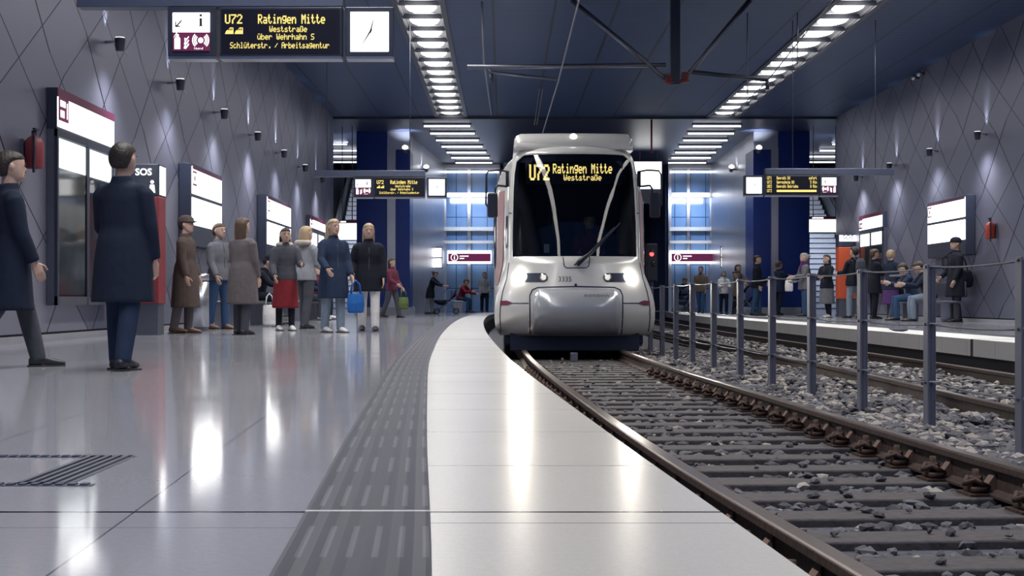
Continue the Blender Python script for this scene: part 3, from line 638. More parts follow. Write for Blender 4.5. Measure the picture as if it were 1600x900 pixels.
# ================================================================== lit panels on the walls
def wall_panel(side, s0, s1, z0, z1, label, kind, depth=.12):
    """dual lit boards: s along the wall (depth Y), kind 'screen' (two stacked) or 'case' (header over two tall cases)"""
    wx = XL if side == 'left' else XR; e = 1 if side == 'left' else -1; fx = wx+e*depth
    t = thing('lit_notice_board' if kind == 'case' else 'lit_screen', label, 'lit board', (wx, (s0+s1)/2, z0 if kind == 'case' else z0-.35))
    def bx(nm, a, b_, lo, hi, m, d0=0, d1=.012, par=t, **k): return MB().bb(wx+e*max(.003, depth+d0), wx+e*(depth+d1), a, b_, lo, hi).build(nm, m, par, **k)
    H = z1-z0; near_is = s0
    if kind == 'case':
        zh = z0+H*.81
        bx('header_box', s0, s1, zh, z1, 'frame_dark', -depth, 0); h = bx('header_panel', s0+.02, s1-.02, zh+.03, z1-.1, 'panel_light')
        bx('header_stripe', s0+.0, s1, z1-.1, z1, 'maroon_paint'); q = s0 if side == 'left' else s1
        a0, a1 = (s0+.02, s0+.38) if side == 'left' else (s1-.4, s1-.02)
        bx('line_plate', a0, a1, z1-.36, z1-.1, 'maroon', .012, .016); bx('line_mark', a0+.05, a1-.12, z1-.2, z1-.13, 'white_glow', .016, .019); bx('line_mark', a0+.06, a0+.2, z1-.32, z1-.24, 'white_glow', .016, .019); bx('line_mark', a1-.07, a1-.04, z1-.32, z1-.14, 'white_glow', .016, .019)
        bx('case_back', s0, s1, z0, zh, 'steel_dark', -depth, -.03)
        mid = (s0+s1)/2+.03
        for a, b_ in ((s0+.05, mid-.05), (mid+.05, s1-.05)):
            bx('poster', a, b_, z0+.12, zh-.09, 'poster', -.03, -.02); bx('lit_poster_head', a, b_, zh-.42, zh-.09, 'case_light', -.02, -.012)
            xg = wx+e*(depth-.004); q = [(xg, a, z0+.1), (xg, b_, z0+.1), (xg, b_, zh-.07), (xg, a, zh-.07)]
            MB().add(q, [(0, 1, 2, 3) if e > 0 else (3, 2, 1, 0)]).build('glass_door', 'case_glass', t)
        for a, b_ in ((s0, s0+.05), (mid-.05, mid+.05), (s1-.05, s1)): bx('frame_post', a, b_, z0, zh, 'frame_dark', -.03, .008)
        for lo, hi in ((z0, z0+.1), (zh-.08, zh)): bx('frame_rail', s0, s1, lo, hi, 'frame_dark' if lo > z0 else 'steel_dark', -.03, .006)
    else:
        bx('housing', s0-.02, s1+.02, z0-.3, z1+.02, 'frame_dark', -depth, 0, bevel=.02)
        zm = (z0+z1)/2
        bx('upper_screen', s0+.04, s1-.04, zm+.03, z1-.03, 'panel_light'); bx('lower_screen', s0+.04, s1-.04, z0+.03, zm-.03, 'panel_light')
        bx('screen_stripe', s0+.04, s1-.04, z1-.075, z1-.03, 'maroon_paint', .012, .016)
        a0, a1 = (s0+.06, s0+.34) if side == 'left' else (s1-.34, s1-.06)
        for a, b_, lo, hi in ((a0, a1, .10, .13), (a0, a1, .30, .33), (a0, a0+.04, .1, .33), (a1-.04, a1, .1, .33), (a0+.1, a1-.1, .18, .25)): bx('screen_mark', a, b_, z1-hi, z1-lo, 'maroon', .012, .016)
    return t
m = mat('poster', (.3, .34, .36), .5); nn = NT(m); xyz, vec = nn.coord()
pg = nn.noise(2.2, vec, 5); nn.col(nn.mix(pg, (.10, .14, .2, 1), (.42, .47, .48, 1)))
m = mat('case_glass', (.8, .85, .9), .05); nt = m.node_tree
for nd in list(nt.nodes):
    if nd.type not in ('OUTPUT_MATERIAL',): nt.nodes.remove(nd)
out = [nd for nd in nt.nodes][0]; tr = nt.nodes.new('ShaderNodeBsdfTransparent'); gl = nt.nodes.new('ShaderNodeBsdfGlossy'); fr = nt.nodes.new('ShaderNodeFresnel'); mx = nt.nodes.new('ShaderNodeMixShader')
gl.inputs['Roughness'].default_value = .06; tr.inputs[0].default_value = (.82, .86, .88, 1); fr.inputs[0].default_value = 1.45
for a, b_ in ((fr.outputs[0], mx.inputs[0]), (tr.outputs[0], mx.inputs[1]), (gl.outputs[0], mx.inputs[2]), (mx.outputs[0], out.inputs[0])): nt.links.new(a, b_)
wall_panel('left', 15.85, 18.15, .40, 2.83, 'large lit notice board on the left wall, white header above two tall glass poster cases', 'case')
wall_panel('left', 22.3, 24.7, 1.62, 2.60, 'bright double screen on the left wall above the man in the long brown coat', 'screen', .2)
wall_panel('left', 29.4, 32.7, 1.60, 2.64, 'bright double screen on the left wall above the woman in the red skirt', 'screen', .2)
wall_panel('left', 36.6, 39.6, .9, 2.66, 'small distant lit notice board near the end of the left wall', 'case')
wall_panel('right', 30.0, 32.7, 1.72, 2.68, 'bright double screen on the right wall above the man with the shoulder bag', 'screen', .2)
wall_panel('right', 36.9, 39.3, .55, 2.78, 'lit notice board with two glowing poster cases behind people on the right platform', 'case')
def hung_board(x0, x1, y0, y1, Z, label):
    t = thing('lit_direction_sign', label, 'lit sign', (X((x0+x1)/2, Z), Z, P(0, y1, Z).z)); a, b_, lo, hi = X(x0, Z), X(x1, Z), P(0, y1, Z).z, P(0, y0, Z).z
    MB().bb(a, b_, Z, Z+.15, lo, hi).build('housing', 'frame_dark', t); MB().bb(a+.01, b_-.01, Z-.01, Z, lo+.03, hi-.10).build('lit_face', 'panel_light', t)
    MB().bb(a, b_, Z-.012, Z, hi-.10, hi).build('stripe', 'maroon_paint', t); MB().bb(a+.1, a+(b_-a)*.45, Z-.016, Z-.012, hi-.07, hi-.03).build('stripe_lettering', 'white_glow', t)
    for q in (a+.15, b_-.15): MB().tube([(q, Z+.08, hi), (q, Z+.08, CEIL)], .015, 6).build('hanger_rod', 'steel_dark', t)
hung_board(527, 557.5, 344, 376, 44.6, 'white lit sign with maroon stripe hanging before the left escalator')
hung_board(1264, 1314, 338, 364, 44.6, 'white lit sign with maroon stripe hanging before the right escalator')
# maroon information signs over the glass fronts
def info_sign(x0, x1, Z, label):
    a, b_ = X(x0, Z), X(x1, Z); lo, hi = P(0, 411, Z).z, P(0, 392, Z).z
    t = thing('maroon_sign', label, 'sign', ((a+b_)/2, Z, lo)); h = hi-lo
    MB().bb(a, b_, Z, Z+.3, lo-.02, hi+.02).build('light_box', 'white_light', t); MB().bb(a+.03, b_-.03, Z-.012, Z, lo+.13*h, hi-.22*h).build('maroon_face', 'maroon', t)
    k = MB(); cx, cz = a+.16*(b_-a), lo+.46*h
    for j in range(14):
        a0, a1 = 2*PI*j/14, 2*PI*(j+1)/14
        k.add([(cx+r*math.cos(q), Z-.016, cz+r*math.sin(q)) for r, q in ((.12, a0), (.15, a0), (.15, a1), (.12, a1))], [(0, 1, 2, 3)])
    k.bb(cx-.02, cx+.02, Z-.018, Z-.014, cz-.08, cz+.03); k.bb(cx-.02, cx+.02, Z-.018, Z-.014, cz+.05, cz+.085)
    k.bb(a+.28*(b_-a), a+.48*(b_-a), Z-.018, Z-.014, cz+.03, cz+.07); k.bb(a+.28*(b_-a), a+.38*(b_-a), Z-.018, Z-.014, cz-.06, cz-.02); k.build('lettering', 'white_glow', t)
info_sign(699, 768, 56.5, 'maroon and white information sign on the far glass front left of the tram'); info_sign(1048, 1116, 56.5, 'maroon and white information sign on the far glass front right of the tram')
for (x, y, s, lab) in ((683, 403, 'left', 'small bright double lamp panel on the curved silver wall left of the tram'), (1134, 402, 'right', 'small bright double lamp panel on the curved silver wall right of the tram')):
    Z = 54; p = P(x, y, Z); wx = -2.62 if s == 'left' else 8.27; e = 1 if s == 'left' else -1
    t = thing('lamp_panel', lab, 'lamp panel', (p.x, Z, p.z-.4))
    MB().bb(p.x-.2, p.x+.2, Z, Z+.12, p.z-.4, p.z+.42).build('housing', 'steel_dark', t)
    for lo, hi in ((.03, .37), (-.36, -.02)): MB().bb(p.x-.17, p.x+.17, Z-.012, Z, p.z+lo, p.z+hi).build('lit_face', 'panel_light', t, bevel=.03)
# projection screen over the tunnel mouth, signal, red pipe
t = thing('lit_screen', 'white lit screen over the tunnel behind the tram, cut by its right mirror', 'lit board', (X(1012, 52), 52, P(0, 296, 52).z))
MB().bb(X(990, 52), X(1035, 52), 52, 52.2, P(0, 318, 52).z, P(0, 252, 52).z).build('housing', 'steel_dark', t); MB().bb(X(991, 52), X(1033.5, 52), 51.97, 52, P(0, 295, 52).z, P(0, 253, 52).z).build('lit_face', 'panel_light', t)
for q in (X(1000, 52), X(1028, 52)): MB().tube([(q, 52.1, P(0, 253, 52).z), (q, 52.1, CEIL)], .03, 6).build('hanger_rod', 'steel_dark', t)
t = thing('signal', 'dark trackside signal with a glowing red lamp beside the tram', 'signal', (X(1019, 44), 44, ZB))
MB().tube([(X(1019, 44), 44.15, ZB-.05), (X(1019, 44), 44.15, P(0, 440, 44).z)], .06, 8).build('mast', 'frame_dark', t)
MB().bb(X(1010, 44), X(1028, 44), 44.05, 44.25, P(0, 440, 44).z, P(0, 380, 44).z).build('signal_head', 'black', t, bevel=.05)
p = P(1018.5, 397, 44); MB().ball((p.x, 44.03, p.z), (.065, .03, .065)).build('red_lamp', 'red_glow', t, True); MB().ball((p.x+.05, 44.03, p.z-.3), (.08, .03, .08)).build('dark_lamp', 'led_back', t, True)
MB().tube([(p.x, 44.04, p.z+.1), (p.x, 43.9, p.z+.08), (p.x, 43.9, p.z+.05)], .05, 8).build('hood', 'black', t)
o = MB().tube([P(1018, 240, 43), P(1018, 182, 43)], .03, 8).build('pipe', 'red_dark', smooth=True, loc=tuple(P(1018, 240, 43))); tag(o, 'thin red pipe hanging from the ceiling beyond the tram roof', 'pipe')
# ================================================================== wall spotlights
def wall_spot(side, Z, label, lamp=True):
    e = 1 if side == 'left' else -1; wx = XL if side == 'left' else XR; z = CAMH+3.36 if side == 'left' else CAMH+3.48
    t = thing('wall_spotlight', label, 'spotlight', (wx, Z, z), f'spotlights on the {side} wall'); x = wx+e*.19
    MB().tube([(wx, Z, z-.05), (wx+e*.15, Z, z-.05)], .02, 8).build('arm', 'steel', t, True)
    MB().tube([(x, Z, z-.16), (x, Z, z-.02), (x, Z, z+.0)], [.055, .07, .07], 12).build('lamp_head', 'frame_dark', t, True)
    MB().tube([(x, Z, z+.0), (x, Z, z+.012)], .06, 12).build('lens', 'white_glow', t)
    MB().tube([(wx+e*.19, Z, z-.1), (wx+e*.19, Z+.4, z-.14)], .010, 6).build('stay', 'steel', t)
    spot('uplight_and_wall_fill', (x-e*.075, Z, z+.04), (-e*.30, 0, 1), 62, 50, (.84, .88, 1), 1.0); spot('uplight_and_wall_fill', (x+e*.22, Z, z-.3), (e*.02, 0, -1), 190, 140, (.92, .92, 1), 1.0, .15)  # uplight beam, then an added downward fill brightening the lower wall
for i, Z in enumerate((18.2, 21.6, 25, 28.4, 31.8, 35.2, 38.6)): wall_spot('left', Z, f'small dark uplight high on the left rhomb wall, {NTH[i]} from the near end')
for i, Z in enumerate((29.3, 32.6, 36, 39.4)): wall_spot('right', Z, f'small dark uplight high on the right rhomb wall, {NTH[i]} from the near end')
# bright uplights on the silver pillar heads and walls of the rear bay
def bay_lamp(x, y, Z, d, pw, lab, br):
    p = P(x, y, Z); t = thing('bay_lamp', lab, 'lamp', tuple(p))
    MB().tube([p+Vector((0, .1, -.12)), p+Vector((0, .0, 0))], [.06, .09], 10).build('lamp_head', 'steel_dark', t, True); MB().tube([p+Vector((0, .05, -.06)), p+Vector(br)], .03, 8).build('bracket', 'steel_dark', t, True); MB().ball(p+Vector((0, -.01, .03)), (.10, .06, .08)).build('bulb', 'white_light', t, True)
    spot('bay_beam', p+Vector((0, -.12, .05)), d, pw, 95, (.86, .9, 1), .9)
bay_lamp(633, 232, 45.6, (.05, .55, 1.0), 170, 'bright lamp below the silver pillar head left of the tram', (0, .46, .1)); bay_lamp(1186, 232, 45.6, (-.05, .55, 1.0), 170, 'bright lamp below the silver pillar head right of the tram', (0, .46, .1))
bay_lamp(666, 262, 50, (-.6, .8, .5), 45, 'round white lamp on the silver wall beside the left glass front', (-.22, .05, -.06)); bay_lamp(1143, 262, 50, (.6, .8, .5), 45, 'round white lamp on the silver wall beside the right glass front', (.24, .05, -.06))
# ================================================================== small platform things
def extinguisher(side, Z, label):
    e = 1 if side == 'left' else -1; wx = XL if side == 'left' else XR; z = 2.0 if side == 'left' else 1.85; s = .30
    x = wx+e*.13; t = thing('fire_extinguisher', label, 'fire extinguisher', (wx, Z, z-.16))
    MB().tube([(x, Z, z-.15), (x, Z, z-.13), (x, Z, z+.12), (x, Z, z+.17), (x, Z, z+.2)], [.09, .1, .1, .07, .03], 14).build('body', 'red_dark' if side == 'left' else 'red_paint', t, True)
    MB().tube([(x, Z, z+.19), (x, Z, z+.25)], .028, 8).box((x+e*.03, Z-.03, z+.26), (.03, .13, .02)).build('valve', 'black', t)
    MB().tube([(x, Z-.02, z+.23), (x+e*.05, Z-.12, z+.15), (x+e*.04, Z-.13, z-.05), (x+e*.03, Z-.1, z-.2)], .014, 8).build('hose', 'black', t, True)
    MB().bb(wx, wx+e*.035, Z-.05, Z+.05, z-.14, z+.16).build('bracket', 'steel_dark', t)
extinguisher('left', 15.05, 'dark red fire extinguisher on the left wall before the notice board'); extinguisher('right', 28.7, 'red fire extinguisher on the right wall next to the double screen')
def sos_column(x0, x1, yt, yb, ym, Z, m_body, label, hh=.42):
    a, b_ = X(x0, Z), X(x1, Z); zt = P(0, yt, Z).z; zm = P(0, ym, Z).z; w_ = b_-a; cx = (a+b_)/2; zh = zt
    t = thing('emergency_call_column', label, 'emergency column', (cx, Z, 0))
    MB().bb(a+.02, b_-.02, Z, Z+.34, 0, zm).build('base', 'steel_dark', t); MB().bb(a, b_, Z-.02, Z+.36, zm, zt-hh).build('body', m_body, t, bevel=.02)
    h = MB().bb(a, b_, Z-.02, Z+.36, zt-hh, zt).build('head', 'frame_dark', t, bevel=.015)
    MB().bb(b_+.001, b_+.012, Z+.02, Z+.3, zt-hh+.02, zt-.03).build('lit_side', 'panel_light', t)
    if hh < .4: MB().bb(a+.02, b_-.02, Z-.028, Z-.021, zt-.2, zt-.03).build('lit_head', 'panel_light', t)
    k = MB(); k.add(*text('SOS', .125*w_/.385, (a+.2*w_, Z-.03, zt-.15), bold=.003)); cxx = b_-.08*w_/.35
    k.ball((cxx, Z-.025, zt-.24), (.024, .008, .024)).prism([(cxx-.04, Z-.025, zt-hh+.04), (cxx+.04, Z-.025, zt-hh+.04), (cxx+.028, Z-.025, zt-.275), (cxx-.028, Z-.025, zt-.275)], (0, -.006, 0)); k.build('lettering', 'white_glow' if hh > .4 else 'ink', t)
    MB().bb(cx-.07, cx+.07, Z-.03, Z-.02, 1.25, 1.5).build('call_panel', 'steel', t); MB().ball((cx, Z-.035, 1.15), (.03, .015, .03)).build('call_button', 'white_paint', t, True)
    return t
sos_column(203, 249, 256, 521, 475, 18.6, 'red_dark', 'dark red SOS column with grey foot on the left platform')
sos_column(1310, 1341, 366, 491, 467, 40.2, 'orange_red', 'orange red SOS column with grey foot on the right platform before the escalator', .36)
def bin_(x, Z, y0, y1, w_, label):
    cx = X(x, Z); r = w_/2*Z/F; zt = P(0, y0, Z).z; t = thing('litter_bin', label, 'bin', (cx, Z, 0))
    MB().tube([(cx, Z, .06), (cx, Z, zt-.12)], r, 20).build('body', 'steel', t, True); MB().tube([(cx, Z, zt-.10), (cx, Z, zt)], r, 20).build('hood', 'steel', t, True)
    MB().tube([(cx, Z, zt-.12), (cx, Z, zt-.10)], r*.85, 16).build('slot', 'black', t); MB().tube([(cx, Z, 0), (cx, Z, .06)], r*.95, 16).build('foot', 'steel_dark', t)
bin_(314, 21.2, 428, 508, 25, 'slim brushed steel litter bin beside the man in the long brown coat')
def bench(side, x, y0, y1, label):
    t = thing('bench', label, 'bench', (x, (y0+y1)/2, 0)); e = 1 if side == 'left' else -1
    MB().bb(x-.22, x+.22, y0, y1, .40, .45).build('seat', 'steel_dark', t, bevel=.02); MB().bb(x-e*.26-.02, x-e*.26+.02, y0, y1, .55, .85).build('backrest', 'steel_dark', t, bevel=.01)
    for yy in (y0+.25, y1-.25):
        MB().bb(x-.18, x+.18, yy-.03, yy+.03, 0, .40).build('leg', 'steel', t); MB().bb(x-e*.26-.02, x-e*.26+.02, yy-.03, yy+.03, .4, .6).build('bracket', 'steel', t)
    return t
bench('left', -4.62, 23.4, 27.2, 'dark metal bench along the left wall behind the waiting people'); bench('left', -4.62, 31.9, 34.9, 'second dark metal bench along the left wall, under the far double screen')
bench('right', 9.42, 29.8, 33.2, 'dark metal bench along the right wall with two seated people')
# floor hatch with ridged metal edge strips, set flush into the stone floor
t = thing('floor_hatch', 'ridged metal edge strips of a floor hatch at the lower left', 'floor hatch', (-1.15, 3.8, 0))
for a, b_, y0, y1 in ((-2.2, -1.06, 4.08, 4.115), (-2.2, -1.0, 3.45, 3.485)):
    k = MB(); n_ = int((b_-a)/.03)
    k.bb(a, b_, y0, y1, 0, .002)
    for i in range(n_): k.bb(a+i*.03, a+i*.03+.018, y0+.004, y1-.004, .002, .006)
    k.build('edge_strip', 'steel_dark', t)
k = MB(); k.bb(-1.20, -1.06, 3.48, 4.09, 0, .002)
for i in range(5): k.bb(-1.19+i*.026, -1.178+i*.026, 3.48, 4.09, .002, .007)
k.build('ridged_strip', 'steel_dark', t)
# camera pair high on the right wall
t = thing('camera_pair', 'two small round cameras high on the right wall below the ceiling', 'camera', (XR, 33.6, 5.75))
for x, y in ((1428, 121), (1436, 115)):
    q = Vector((XR-.12, (XR-.12)*F/(x-VPX), 0)); q.z = CAMH+(VPY-y)*q.y/F
    MB().tube([q+Vector((.12, 0, 0)), q], .04, 8).build('mount', 'steel_dark', t, True); MB().ball(q, .075).build('dome', 'steel', t, True)
# ================================================================== the tram
mat('tram_silver', (.70, .695, .68), .27, .25, .5, .03, 2, coat=.4); mat('tram_cover', (.40, .42, .46), .22, .3, .5, .04, 2, coat=.4); mat('tram_dark', (.012, .02, .048), .5)
mat('tram_red', (.30, .15, .16), .4); mat('window_dark', (.01, .014, .026), .08, 0, .8); mat('lamp_glass', (.6, .55, .45), .1, 0, .8)
mat('headlight_on', (1, 1, 1), .4, emit=(1, .95, .84), es=30); mat('marker_on', (1, 1, 1), .4, emit=(1, .93, .8), es=7); mat('lamp_dim', (1, 1, 1), .3, emit=(1, .92, .75), es=.7)
m = mat('windscreen_glass', (.1, .1, .1), .05); nt = m.node_tree
for nd in list(nt.nodes):
    if nd.type != 'OUTPUT_MATERIAL': nt.nodes.remove(nd)
out = nt.nodes[0]; tr = nt.nodes.new('ShaderNodeBsdfTransparent'); gl = nt.nodes.new('ShaderNodeBsdfGlossy'); fr = nt.nodes.new('ShaderNodeFresnel'); mx = nt.nodes.new('ShaderNodeMixShader')
gl.inputs['Roughness'].default_value = .02; tr.inputs[0].default_value = (.40, .45, .52, 1); fr.inputs[0].default_value = 1.6
for a, b_ in ((fr.outputs[0], mx.inputs[0]), (tr.outputs[0], mx.inputs[1]), (gl.outputs[0], mx.inputs[2]), (mx.outputs[0], out.inputs[0])): nt.links.new(a, b_)
TX, TY = 1.045, 20.6
tram = thing('tram', 'silver tram with lit headlights and yellow destination text arriving at the platform', 'tram', (TX, TY, ZR), world=False)
zs = [.21, .25, .32, .45, .60, .685, .80, .95, 1.10, 1.25, 1.37, 1.60, 1.85, 2.10, 2.35, 2.60, 2.80, 2.90, 2.945, 2.99, 3.03, 3.055, 3.07]
_z = np.array([.21, .32, .45, .60, .72, .80, .95, 1.1, 1.25, 1.37, 1.85, 2.35, 2.6, 2.8, 2.92, 2.99, 3.04, 3.07])
_wf = np.array([1.10, 1.165, 1.18, 1.18, 1.17, 1.15, 1.10, 1.04, .995, .975, .97, .955, .94, .91, .86, .79, .66, .38])
_W = np.array([1.13, 1.17, 1.19, 1.2, 1.2, 1.2, 1.2, 1.2, 1.2, 1.2, 1.2, 1.19, 1.145, 1.08, 1.0, .9, .72, .40])
_f = np.array([.17, .06, .0, -.02, .0, .015, .045, .075, .10, .12, .19, .28, .34, .40, .45, .52, .66, .95])
wf = lambda z: float(np.interp(z, _z, _wf)); WW = lambda z: float(np.interp(z, _z, _W)); ff = lambda z: float(np.interp(z, _z, _f))
def sag(u): u = abs(u); return .20*u*u+.12*u**8
def front(x, z, off=0.0):
    return Vector((x, ff(z)+sag(x/wf(z))-off, z))
def side(dy, z, s=-1, off=0.0):
    t = min(1, dy/2.0); t = t*t*(3-2*t); return Vector((s*(wf(z)+(WW(z)-wf(z))*t+off), ff(z)*(max(0, 1-dy/3))+.32+dy, z))
US = [0, .2, .4, .6, .74, .86, .945, .975, 1.0]; DY = [.12, .3, .55, .9, 1.4, 2.0, 3, 5, 9, 14, 20]
def outline(z):
    h = [front(u*wf(z), z) for u in US]+[side(d, z, 1) for d in DY]
    l = [Vector((-p.x, p.y, p.z)) for p in h[:0:-1]]
    return l+h
rows = [outline(z) for z in zs]; nc = len(rows[0]); mid = nc//2
vs = [p for r in rows for p in r]; fs = []
iz0, iz1 = zs.index(1.37), zs.index(2.90)
for i in range(len(zs)-1):
    for k in range(nc-1):
        a, b_ = k-mid, k+1-mid
        lo, hi = min(abs(a), abs(b_)), max(abs(a), abs(b_))
        A, B, C_, D = i*nc+k, i*nc+k+1, (i+1)*nc+k+1, (i+1)*nc+k
        if iz0 <= i < iz1 and hi <= 6:
            if i == iz1-1 and hi == 6:
                fs.append((B, C_, D) if a > 0 or b_ > 0 else (A, C_, D))       # rounded upper corner of the opening
            continue
        fs.append((A, B, C_, D))
n0 = (len(zs)-1)*nc
for k in range(mid): fs.append((n0+k, n0+k+1, n0+nc-2-k, n0+nc-1-k))
shell = MB().add(vs, fs).build('body_shell', 'tram_silver', tram, True)
es = shell.modifiers.new('solid', 'SOLIDIFY'); es.thickness = .03; es.offset = -1
g = MB(); gz = [1.355, 1.45]+[z for z in zs if 1.5 < z < 2.9]+[2.91]; gr = []
for z in gz: gr.append([front(u*wf(z), z, -.012) for u in [-.955, -.9, -.74, -.6, -.4, -.2, 0, .2, .4, .6, .74, .9, .955]])
ws = g.rings(gr, False, False).build('windscreen', 'windscreen_glass', tram, True)
if ws.data.polygons[len(ws.data.polygons)//2].normal.y > 0: ws.data.flip_normals()
def decal(pts, nm, m, off=.006, par=None, fn=front, n=22):
    xs = np.linspace(min(p[0] for p in pts)+1e-4, max(p[0] for p in pts)-1e-4, n); N = len(pts); rg = []
    for x in xs:
        zz = []
        for i in range(N):
            (x0, z0), (x1, z1) = pts[i], pts[(i+1) % N]
            if (x0-x)*(x1-x) <= 0 and x0 != x1: zz.append(z0+(z1-z0)*(x-x0)/(x1-x0))
        lo, hi = min(zz), max(zz); rg.append([fn(float(x), lo+(hi-lo)*k/5, off=off) for k in range(6)])
    return MB().rings(rg, False, False).build(nm, m, par or tram)
def rrect(x0, x1, z0, z1, r, n=5):
    o = []
    for (cx, cz, a0) in ((x1-r, z1-r, 0), (x0+r, z1-r, PI/2), (x0+r, z0+r, PI), (x1-r, z0+r, 1.5*PI)):
        for i in range(n+1): a = a0+PI/2*i/n; o.append((cx+r*math.cos(a), cz+r*math.sin(a)))
    return o
def seam(pts, r=.008, m='tram_dark', nm='panel_seam', par=None, off=0, sub=6):
    q = []
    for i in range(len(pts)-1):
        for k in range(sub): t = k/sub; q.append((pts[i][0]*(1-t)+pts[i+1][0]*t, pts[i][1]*(1-t)+pts[i+1][1]*t))
    q.append(pts[-1]); return MB().tube([front(x, z, off) for x, z in q], r, 6).build(nm, m, par or tram, True)
# black band behind the glass edges, destination display, cab
for s in (-1, 1):
    MB().rings([[front(s*u*wf(z), z, -.03) for u in (.88, .95)] for z in gz], False, False).build('glass_border', 'tram_dark', tram)
MB().rings([[front(u*wf(z), z, -.035) for u in (-.95, -.6, -.3, 0, .3, .6, .95)] for z in (2.78, 2.84, 2.91)], False, False).build('glass_border', 'tram_dark', tram)
yd = ff(2.63)+.16
d = MB().bb(-.72, .72, yd, yd+.25, 2.44, 2.80).build('destination_display', 'led_back', tram, bevel=.01)
k = MB(); led(k, 'U72', (-.665, yd-.004, 2.51), .033, wide=.52, fat=1.6); led(k, 'Ratingen Mitte', (-.315, yd-.004, 2.61), .0205, wide=.515, fat=1.35); led(k, 'Weststraße', (-.155, yd-.004, 2.505), .0125, wide=.76, fat=1.15)
k.build('destination_text', 'amber_train', d)
MB().bb(-1.05, 1.05, 2.3, 2.35, .3, 2.95).build('cab_bulkhead', 'tram_dark', tram); MB().bb(-1.05, 1.05, .45, 2.3, .55, .62).build('cab_floor', 'tram_dark', tram)
MB().prism([(-.95, .40, 1.1), (-.95, .40, 1.33), (-.95, .62, 1.42), (-.95, .95, 1.30), (-.95, .95, 1.1)], (1.9, 0, 0)).build('dashboard', 'tram_dark', tram, bevel=.02)
MB().bb(.02, .52, 1.45, 1.56, 1.1, 1.95).build('driver_seat', 'tram_dark', tram, bevel=.05); MB().bb(.02, .52, 1.0, 1.5, 1.05, 1.17).build('driver_seat_cushion', 'tram_dark', tram, bevel=.04)
decal(rrect(-.455, -.38, 1.42, 1.55, .01), 'paper_notice', 'white_paint', -.018)
# number, coupler cover, seams
for s_, x, z, sz in (('3335', -.255, 1.00, .105),):
    V, F_ = text(s_, sz, (0, 0, 0), sx=.95); MB().add([front(x+p.x, z+p.z, .007) for p in V], F_).build('vehicle_number', 'ink', tram)
cz = [.225, .24, .28, .36, .5, .65, .76, .83, .87, .885]; cd_ = [.02, .07, .11, .15, .17, .165, .145, .11, .06, .02]; cw = [.60, .615, .625, .63, .632, .632, .63, .615, .585, .55]
rg = []
for z, dd, w_ in zip(cz, cd_, cw):
    r_ = []
    for u in (-1, -.985, -.95, -.85, -.6, -.3, 0, .3, .6, .85, .95, .985, 1):
        q = front(u*w_, z); e = (1-abs(u)**14)**.5; r_.append(Vector((u*w_+.012, q.y+.03-(dd+.03)*e, z)))
    rg.append(r_)
cov = MB().rings(rg, False, False).build('coupler_cover', 'tram_cover', tram, True)
V, F_ = text('RHEINBAHN', .058, (0, 0, 0), shear=.35, sx=1.15); MB().add([Vector((.10+p.x, front(0, .80).y-.142+(.8-p.z-.8)*.0, .775+p.z)) for p in V], F_).build('cover_lettering', 'steel_dark', cov)
seam([(-.66, .23), (-.665, .6), (-.665, .8), (-.63, .88), (-.55, .915), (0, .93), (.57, .915), (.65, .88), (.685, .8), (.685, .6), (.68, .23)], .009)
for s in (-1, 1):
    seam([(s*.68, .685), (s*1.08, .685)]); seam([(s*.965, 1.28), (s*1.0, 1.05), (s*1.06, .85), (s*1.09, .685), (s*1.10, .5), (s*1.09, .26)], .008)
    decal([(s*.93, .70), (s*1.0, .725), (s*1.10, .72), (s*1.10, .66), (s*1.0, .655), (s*.94, .675)], 'side_marker', 'maroon_paint', .012)
    # headlamp cluster: dark pill with the main lamp outside and a small lamp inside
    hc = decal(rrect(min(s*.40, s*.86), max(s*.40, s*.86), .995, 1.125, .064), 'headlamp_recess', 'tram_dark', .004)
    p = front(s*.465, 1.06, .02); MB().ball(p, (.05, .02, .05), 14, 8).build('inner_lamp', 'lamp_dim', hc, True)
    MB().tube([p+Vector((0, .005, 0)), p+Vector((0, -.012, 0))], .06, 16).build('lamp_ring', 'steel', hc, True)
    p = front(s*.80, 1.06, .02); MB().ball(p, (.10, .04, .095), 16, 8).build('headlight', 'headlight_on', hc, True)
    l = spot('headlight_beam', Vector((TX, TY, ZR))+p+Vector((0, -.08, 0)), (0, -1, -.06), 90, 80, (1, .94, .82), .7, .06)
MB().tube([front(0, .93, .0), front(0, .97, .01)], .018, 8).build('latch', 'tram_dark', tram)
seam([(-.18, 1.36), (-.165, 1.23), (-.13, 1.20), (.16, 1.20), (.195, 1.23), (.21, 1.36)], .007, nm='wiper_hatch_seam')
wp = MB(); wp.tube([front(.02, 1.245, .03), front(.07, 1.30, .05), front(.20, 1.40, .045), front(.58, 1.80, .03)], [.035, .04, .025, .012], 8)
w_ = wp.build('wiper', 'black', tram, True); MB().tube([front(-.02, 1.24, .02), front(.2, 1.37, .025), front(.42, 1.60, .012), front(.66, 1.86, .01)], .012, 6).build('wiper_blade', 'black', w_, True)
seam([(-.97, 2.02), (-.925, 2.02)], .007); seam([(.925, 2.02), (.97, 2.02)], .007)
